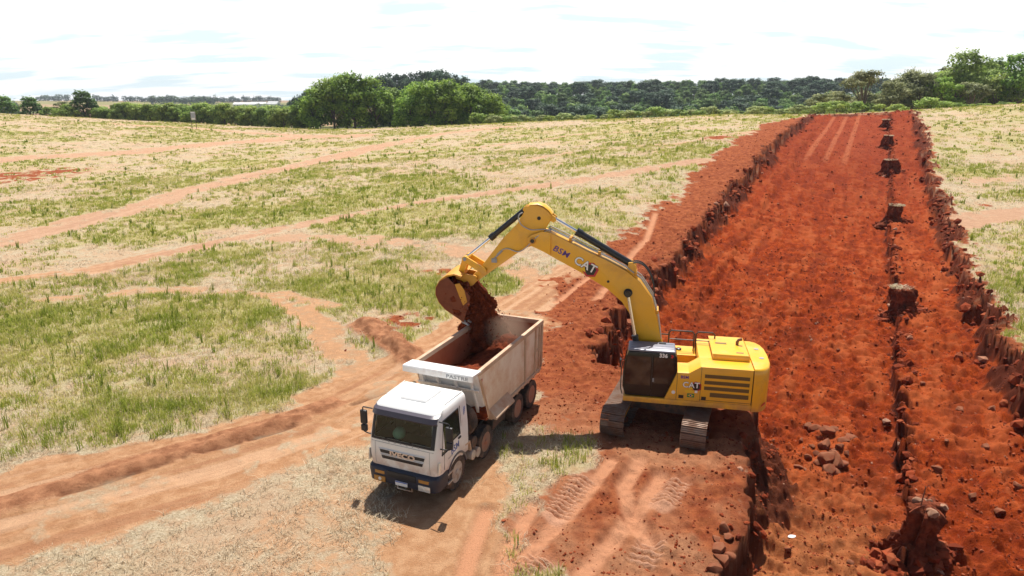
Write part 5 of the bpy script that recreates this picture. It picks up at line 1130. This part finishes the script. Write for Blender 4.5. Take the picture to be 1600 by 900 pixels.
def lobes_arau(seed, R_, H_):
    g = np.random.default_rng(seed); L_ = [((0, 0, H_ * .80), (R_ * .62, R_ * .62, H_ * .15), 1.4), ((0, 0, H_ * .5), (R_ * .5, R_ * .5, H_ * .3), 1.2)]
    for z, rk, m in ((.86, .62, 8), (.70, .80, 9), (.50, .72, 7)):
        for k in range(m):
            a = 2 * math.pi * (k + g.uniform(-.4, .4)) / m; q = R_ * g.uniform(.22, .36); L_.append(((math.cos(a) * R_ * rk * g.uniform(.8, 1.05), math.sin(a) * R_ * rk * g.uniform(.8, 1.05), H_ * (z + g.uniform(-.06, .06))), (q, q, q * .72), .6))
    return L_
PROTO = {}
def tree_kind(kind, crown_me, trunk_me): PROTO[kind] = (crown_me, trunk_me)
for v in range(3):
    l = lobes_round(40 + v, 6.2, 14, 22, 1.1, .06); tree_kind(('grove_tree', v), leaf_crown('crown', l, 7000, .62, 1 + v, LM['dense'], .4, .62), trunk_mesh(limbs_for(l, 14, .32, 8, .22)))
    l = lobes_round(50 + v, 3.6, 6.5, 12, .9, .10); tree_kind(('bushy_tree', v), leaf_crown('crown', l, 3000, .46, 11 + v, LM['bush'], .4, .6, .3), trunk_mesh(limbs_for(l, 6.5, .16, 5, .2)))
    l = lobes_arau(60 + v, 5.6, 13.5); tree_kind(('araucaria_tree', v), leaf_crown('crown', l, 2300, .75, 21 + v, LM['pine'], .5, .45, .4), trunk_mesh([([(0, 0, -1), (0, 0, 11)], [.4, .2])]))
    l = lobes_round(70 + v, 5.0, 12, 12, .9, .14); tree_kind(('forest_tree', v), leaf_crown('crown', l, 2600, .75, 31 + v, LM['wood'], .4, .6, .2), trunk_mesh(limbs_for(l, 12, .28, 4, .3)))
    l = lobes_open(80 + v, 5.4, 10, 15); tree_kind(('open_tree', v), leaf_crown('crown', l, 2600, .40, 41 + v, LM['olive'], .4, .25, .3), trunk_mesh(limbs_for(l, 10, .24, 11, .26)))
    l = lobes_round(90 + v, 4.6, 11, 11, .8, .3); tree_kind(('leafy_tree', v), leaf_crown('crown', l, 4200, .46, 51 + v, LM['light'], .4, .5, .2), trunk_mesh(limbs_for(l, 11, .26, 8, .3)))
    l = lobes_round(100 + v, 2.0, 2.4, 7, .75, .3); tree_kind(('round_shrub', v), leaf_crown('crown', l, 1500, .26, 61 + v, LM['pale'], .4, .55, .3), trunk_mesh([([(0, 0, -.3), (0, .05, 1.2)], [.10, .04]), ([(0, 0, .2), (.5, .2, 1.3)], [.06, .02]), ([(0, 0, .2), (-.4, -.3, 1.2)], [.06, .02])]))
FIRST = {}
def plant(kind, v, x, y, sc, rz, lab, cat_, grp=None, szz=1.0, name=None, mat=None, sink=.2):
    key = (kind, v, name, mat)
    if key not in FIRST:
        r_ = empty(name or kind, (0, 0, 0)); cm, tm = PROTO[(kind, v)]
        if mat: cm = cm.copy(); cm.materials.clear(); cm.materials.append(LM[mat])
        link('trunk', tm, M_bark, r_); link('crown', cm, None, r_); FIRST[key] = r_
    else: r_ = copy_tree(FIRST[key])
    r_.location = (x, y, float(base(x, y)) - sink); r_.rotation_euler = (0, 0, rz); r_.scale = (sc, sc, sc * szz)
    for kx in ('label', 'category', 'group'):
        if kx in r_: del r_[kx]
    tag(r_, lab, cat_, grp); return r_
def az_xy(u, dist): return (dist * (u - 800) / F_PX / 1.038, dist)
rn = random.Random(3)
# dense grove beyond the field
for i, (u, dd, s, z) in enumerate([(492, 205, .86, 1.0), (520, 207, .98, 1.08), (552, 204, 1.02, 1.12), (585, 206, 1.0, 1.08), (540, 216, 1.0, 1.18), (612, 210, .92, .95), (640, 203, .90, .95), (672, 201, .94, 1.0), (705, 199, .92, 1.0), (735, 200, .86, 1.0), (762, 203, .74, .95), (655, 214, .98, 1.02), (695, 213, .98, 1.05), (730, 212, .9, 1.02), (478, 211, .72, .95), (776, 210, .62, .9)]):
    x, y = az_xy(u, dd); plant('grove_tree', i % 3, x, y, s, rn.uniform(0, 6), 'dense rounded tree in the tall grove beyond the field', 'tree', 'trees of the tall dense grove', z)
# long row of bushy trees
for k in range(25):
    f = k / 24; u = 152 + 318 * f + rn.uniform(-4, 4); x, y = az_xy(u, 237 - 26 * f + rn.uniform(-1, 1)); plant('bushy_tree', k % 3, x, y, rn.uniform(.80, 1.0), rn.uniform(0, 6), 'bushy green tree in the long row along the field edge', 'tree', 'bushy trees in the long row', rn.uniform(.9, 1.1))
for k in range(20):
    f = k / 19; u = 160 + 300 * f + rn.uniform(-6, 6); x, y = az_xy(u, 248 - 26 * f + rn.uniform(-3, 3)); plant('bushy_tree', (k + 1) % 3, x, y, rn.uniform(.95, 1.15), rn.uniform(0, 6), 'bushy green tree rising behind the long row', 'tree', 'bushy trees behind the long row', rn.uniform(.95, 1.15))
for u, dd, kd, s, lab in ((44, 233, 'forest_tree', .72, 'small round dark tree at the left field edge'), (128, 234, 'forest_tree', .86, 'dark round tree left of the bushy row, next to the small house'), (3, 234, 'forest_tree', .80, 'dark tree cut off by the left edge of the view'), (96, 240, 'open_tree', .85, 'thin grey-green tree between the two dark round trees on the left'), (25, 250, 'araucaria_tree', .62, 'blue-green tree behind the small tree at far left')):
    x, y = az_xy(u, dd); plant(kd, 1, x, y, s, 1.0, lab, 'tree')
for k, u in enumerate((72, 86, 100, 112, 150, 165, 178, 140)): x, y = az_xy(u, 232 + rn.uniform(-2, 3)); plant('bushy_tree', k % 3, x, y, rn.uniform(.6, .85), rn.uniform(0, 6), 'low green bush at the left end of the field edge', 'bush', 'low bushes at the left field edge')
# shrubs on the brow of the field
for k in range(34):
    u = 775 + 560 * (k + rn.uniform(-.3, .3)) / 33; dd = np.interp(u, [780, 1050, 1330], [180, 166, 164]) + rn.uniform(0, 9); x, y = az_xy(u, dd)
    plant('round_shrub', k % 3, x, y, rn.uniform(.8, 1.35), rn.uniform(0, 6), 'pale green shrub on the brow of the field', 'shrub', 'pale shrubs along the brow of the field', rn.uniform(.75, 1.05), mat=[None, 'bush', None, 'light'][k % 4])
for k, (u, dd, s) in enumerate([(742, 192, .9), (752, 190, .8), (768, 188, .75), (785, 188, .7), (800, 190, .7)]): x, y = az_xy(u, dd); plant('bushy_tree', k % 3, x, y, s * .62, k, 'grey-green bush at the right foot of the grove', 'bush', 'bushes at the right foot of the grove')
for k, (u, dd, s) in enumerate([(1290, 158, 1.3), (1310, 160, 1.5), (1335, 161, 1.4), (1450, 158, 1.5), (1475, 160, 1.2), (1365, 166, 1.4), (1405, 168, 1.3), (1510, 166, 1.1)]): x, y = az_xy(u, dd); plant('round_shrub', k % 3, x, y, s, k, 'leafy green shrub beyond the top end of the trench', 'shrub', 'green shrubs at the trench end', .9, mat='bush')
# right-hand trees
RT = [(1350, 172, 'open_tree', .98, 1.0, None, 'open spreading olive-green tree with visible limbs beyond the trench end'), (1312, 178, 'open_tree', .66, .9, None, 'low wispy tree left of the open spreading tree'), (1392, 176, 'leafy_tree', .72, .95, 'olive', 'bushy grey-green tree right of the open spreading tree'),
      (1412, 184, 'leafy_tree', .95, 1.05, 'olive', 'tall grey-green tree behind the bushy one, left of the dark leafy tree'), (1438, 180, 'leafy_tree', .82, 1.1, 'olive', 'grey-green tree directly left of the dark leafy tree'), (1470, 178, 'leafy_tree', .80, 1.0, 'dense', 'dark leafy tree between the airy and the bright green trees'),
      (1500, 186, 'leafy_tree', 1.22, 1.12, None, 'tallest bright green tree on the right-hand skyline'), (1478, 192, 'open_tree', 1.15, 1.1, None, 'olive tree reaching up behind the dark leafy tree'), (1520, 176, 'open_tree', .86, .95, None, 'yellowish open tree in front of the tallest bright tree'),
      (1535, 190, 'leafy_tree', 1.1, 1.0, None, 'bright green tree just right of the tallest one'), (1560, 182, 'leafy_tree', .92, .95, 'bush', 'mid green tree second from the right end of the trees'), (1592, 180, 'leafy_tree', 1.1, 1.12, 'dense', 'dark green tall tree at the right edge of the view'),
      (1640, 186, 'leafy_tree', 1.15, 1.0, 'dense', 'dark green tree just beyond the right edge tree'), (1575, 200, 'araucaria_tree', .72, 1.0, None, 'dark flat-topped tree peeping over the right-hand trees'), (1548, 205, 'araucaria_tree', .78, 1.02, None, 'flat-topped dark tree behind the bright green trees')]
for i, (u, dd, kd, s, z, mt, lab) in enumerate(RT): x, y = az_xy(u, dd); plant(kd, i % 3, x, y, s * 1.22, i * 1.3, lab, 'tree', None, z, mat=mt)
for k in range(11): x, y = az_xy(1425 + 22 * k + rn.uniform(-6, 6), 200 + rn.uniform(-4, 10)); plant(('leafy_tree', 'open_tree', 'forest_tree')[k % 3], k % 3, x, y, rn.uniform(1.15, 1.4) * (1.15 if k % 3 != 2 else 1.0), k, 'green tree standing in the back row of the right-hand trees', 'tree', 'back row of the right-hand trees', rn.uniform(.95, 1.1))
for k in range(9): x, y = az_xy(1285 + 19 * k + rn.uniform(-5, 5), 190 + rn.uniform(-4, 8)); plant(('open_tree', 'leafy_tree')[k % 2], k % 3, x, y, rn.uniform(.8, 1.0), k, 'olive tree filling in behind the open spreading tree', 'tree', 'olive trees behind the open spreading tree', rn.uniform(.8, 1.0), mat='olive')
for k in range(12): u = 1500 + 14 * k; x, y = az_xy(u, 150 + rn.uniform(-2, 6)); plant('round_shrub', k % 3, x, y, rn.uniform(.55, .8), k, 'low scrub along the foot of the right-hand trees', 'shrub', 'low scrub on the right', .7, mat='bush')
# the wooded hill
cnt = 0; spots = []
for row, (dd, du, jit) in enumerate(((300, 24, 6), (335, 22, 6), (370, 20, 8), (410, 18, 9), (450, 16, 9), (495, 14.5, 10), (545, 13, 12), (600, 11.5, 12), (655, 10.5, 12))):
    u = 700 + rn.uniform(0, du)
    while u < 1430: spots.append((u + rn.uniform(-du * .3, du * .3), dd + rn.uniform(-jit, jit) * 1.6, row)); u += du
for k, (u, dd, row) in enumerate(spots):
    x, y = az_xy(u, dd); ar = rn.random() < (.1, .2, .35, .4, .45, .5, .45, .3, .15)[row]; s = rn.uniform(.7, 1.15)
    if ar: plant('araucaria_tree', k % 3, x, y, s * 1.02, rn.uniform(0, 6), 'dark flat-topped conifer in the woods on the far hill', 'tree', 'dark conifers on the wooded hill')
    else: plant('forest_tree', k % 3, x, y, s, rn.uniform(0, 6), 'broad-leaved tree in the woods on the far hill', 'tree', 'broad-leaved trees on the wooded hill')
for k in range(64): x, y = az_xy(715 + 640 * (k + rn.uniform(-.4, .4)) / 63, 628 + rn.uniform(-10, 14)); plant('araucaria_tree', k % 3, x, y, rn.uniform(.75, 1.0), rn.uniform(0, 6), 'dark flat-topped conifer in the woods on the far hill', 'tree', 'dark conifers on the wooded hill')
print('forest', len(spots))

# ------------------------------------------------------------------ far things: tree lines, houses, sign
def far_wood(u0, u1, dist, h, seed, label, n=9, mat='pine', step=None):
    """a distant wood read as one mass"""
    g = np.random.default_rng(seed); lobes = []
    m_ = max(4, int((u1 - u0) / F_PX * dist / (h * .5)))
    for k in range(m_):
        u = u0 + (u1 - u0) * (k + g.uniform(-.4, .4)) / m_; x, y = az_xy(u, dist + g.uniform(-.03, .03) * dist); z = float(base(x, y)); hh = h * g.uniform(.6, 1.1)
        lobes.append(((x, y, z + hh * .5), (h * .42, h * .42, hh * .5), 1))
    me = leaf_crown('distant_wood', lobes, m_ * 220, h * .16, seed, LM[mat], .4, .7, .6); o = link('distant_wood', me); tag(o, label, 'wood', kind='stuff'); return o
far_wood(60, 112, 1500, 14, 1, 'distant blue-grey wood on the left skyline'); far_wood(150, 186, 1550, 15, 2, 'small distant clump on the left skyline')
far_wood(196, 300, 1450, 12, 3, 'long distant wood line left of the farm'); far_wood(236, 345, 1150, 14, 4, 'dark plantation strip on the far hillside'); far_wood(300, 440, 1600, 14, 5, 'distant wood line behind the farm')
far_wood(-60, 26, 700, 16, 6, 'blue-green wood at the far left'); far_wood(395, 470, 900, 9, 9, 'hedge of trees near the white farm')
for k in range(16):
    u = 440 + 58 * (k / 15); x, y = az_xy(u, 400 + rn.uniform(-8, 8)); plant('araucaria_tree' if k % 4 == 3 else 'forest_tree', k % 3, x, y, rn.uniform(.8, .95) , k, 'tall dark tree in the plantation left of the grove', 'tree', 'tall dark trees left of the grove', np.interp(u, [440, 475, 498], [1.1, 1.75, 1.9]), name='plantation_tree', mat='pine')
for k in range(26):
    u = 520 + 200 * (k / 25) + rn.uniform(-3, 3); x, y = az_xy(u, 420 + rn.uniform(-10, 20)); plant('araucaria_tree', k % 3, x, y, rn.uniform(.95, 1.2), k, 'dark tree showing over the top of the grove', 'tree', 'dark trees behind the grove', np.interp(u, [520, 590, 610, 660, 720], [1.7, 1.75, 1.95, 2.0, 1.75]), name='backing_tree')
M_wall = simple('white_farm_wall', (.72, .72, .70), .6); M_roof = simple('pale_farm_roof', (.62, .62, .62), .5); M_pink = simple('pink_house_wall', (.50, .30, .22), .7); M_tile = simple('brown_tile_roof', (.26, .14, .10), .8)
def house(name, u, dist, wx, wy, h, roof, m1, m2, label, rz=.2):
    x, y = az_xy(u, dist); r_ = empty(name, (x, y, float(base(x, y)) - .3), rz); tag(r_, label, 'building')
    MB().box(-wx / 2, wx / 2, -wy / 2, wy / 2, 0, h).build('wall', m1, r_); MB().prism([(-wy / 2 - .5, h), (wy / 2 + .5, h), (0, h + roof)], -wx / 2 - .5, wx / 2 + .5, 'x').build('roof', m2, r_)
    for k in range(max(2, int(wx / 5))): MB().box(-wx / 2 + 1 + k * 4.4, -wx / 2 + 2.6 + k * 4.4, -wy / 2 - .06, -wy / 2 + .02, h * .35, h * .75).build('window', M_glass, r_)
house('farm_shed', 384, 1050, 34, 14, 4.5, 3, M_wall, M_roof, 'long white farm shed on the far hillside', .1); house('farmhouse', 427, 1060, 16, 12, 6, 4.5, M_wall, M_roof, 'white farmhouse right of the long shed on the far hillside', -.2); house('farm_shed', 404, 1120, 22, 12, 4, 3, M_wall, M_roof, 'small white shed between the long shed and the farmhouse')
house('small_house', 56, 240, 9, 7, 3, 2, M_pink, M_tile, 'small pinkish house half hidden behind the left-most round tree'); house('small_house', 138, 243, 11, 7, 3.4, 2.4, M_pink, M_tile, 'small pinkish house behind the round tree beside the bushy row')
x, y = px(304, 201); sg = empty('field_sign', (x, y, gz(x, y)), .05); tag(sg, 'white notice board on two posts at the back of the field', 'sign')
MB().box(-.62, .62, -.05, .03, 2.2, 4.2).build('board', M_wall, sg, .02); bdk = MB().box(-.45, .45, -.065, -.052, 2.7, 3.9).build('notice', simple('grey_notice', (.34, .38, .42), .6), sg)
for s_ in (-1, 1): MB().tube([(s_ * .55, .0, -.3), (s_ * .55, .0, 4.15)], .07, 8).build('post', M_steel, sg)

# ------------------------------------------------------------------ the air
hz = MB().box(-2600, 2600, -700, 3700, -40, 90).build('haze', None, None, 0, 0); tag(hz, kind='stuff')
mh = bpy.data.materials.new('thin_haze'); mh.use_nodes = True; mh.node_tree.nodes.clear(); _o = mh.node_tree.nodes.new('ShaderNodeOutputMaterial'); _v = mh.node_tree.nodes.new('ShaderNodeVolumePrincipled')
_v.inputs['Color'].default_value = (.80, .88, 1, 1); _v.inputs['Density'].default_value = .00014; mh.node_tree.links.new(_v.outputs[0], _o.inputs['Volume']); hz.data.materials.append(mh)

# dust hanging over the back of the tipper body
du = MB().lathe([(-.55 + 1.1 * k / 10, max(.02, .95 * math.sqrt(max(0, 1 - ((k - 5) / 5) ** 2)))) for k in range(11)], (0, 0, 0), 'z', 20).build('dust', None, None, 0, 40); c_, s2 = math.cos(_ty), math.sin(_ty)
du.location = (TRUCK.location.x + c_ * -6.0 - s2 * .1, TRUCK.location.y + s2 * -6.0 + c_ * .1, TRUCK.location.z + 3.0); du.scale = (1.1, .95, 1.2); tag(du, 'thin dust rising over the back of the tipper body', 'dust', kind='stuff')
md = bpy.data.materials.new('thin_dust'); md.use_nodes = True; q = md.node_tree; q.nodes.clear(); _o = q.nodes.new('ShaderNodeOutputMaterial'); _v = q.nodes.new('ShaderNodeVolumePrincipled'); _tc = q.nodes.new('ShaderNodeTexCoord'); _g = q.nodes.new('ShaderNodeTexGradient'); _g.gradient_type = 'SPHERICAL'; _m = q.nodes.new('ShaderNodeMath'); _m.operation = 'MULTIPLY'; _m.inputs[1].default_value = 1.1
q.links.new(_tc.outputs['Object'], _g.inputs[0]); q.links.new(_g.outputs['Fac'], _m.inputs[0]); q.links.new(_m.outputs[0], _v.inputs['Density']); _v.inputs['Color'].default_value = (.75, .50, .36, 1); q.links.new(_v.outputs[0], _o.inputs['Volume']); du.data.materials.append(md)
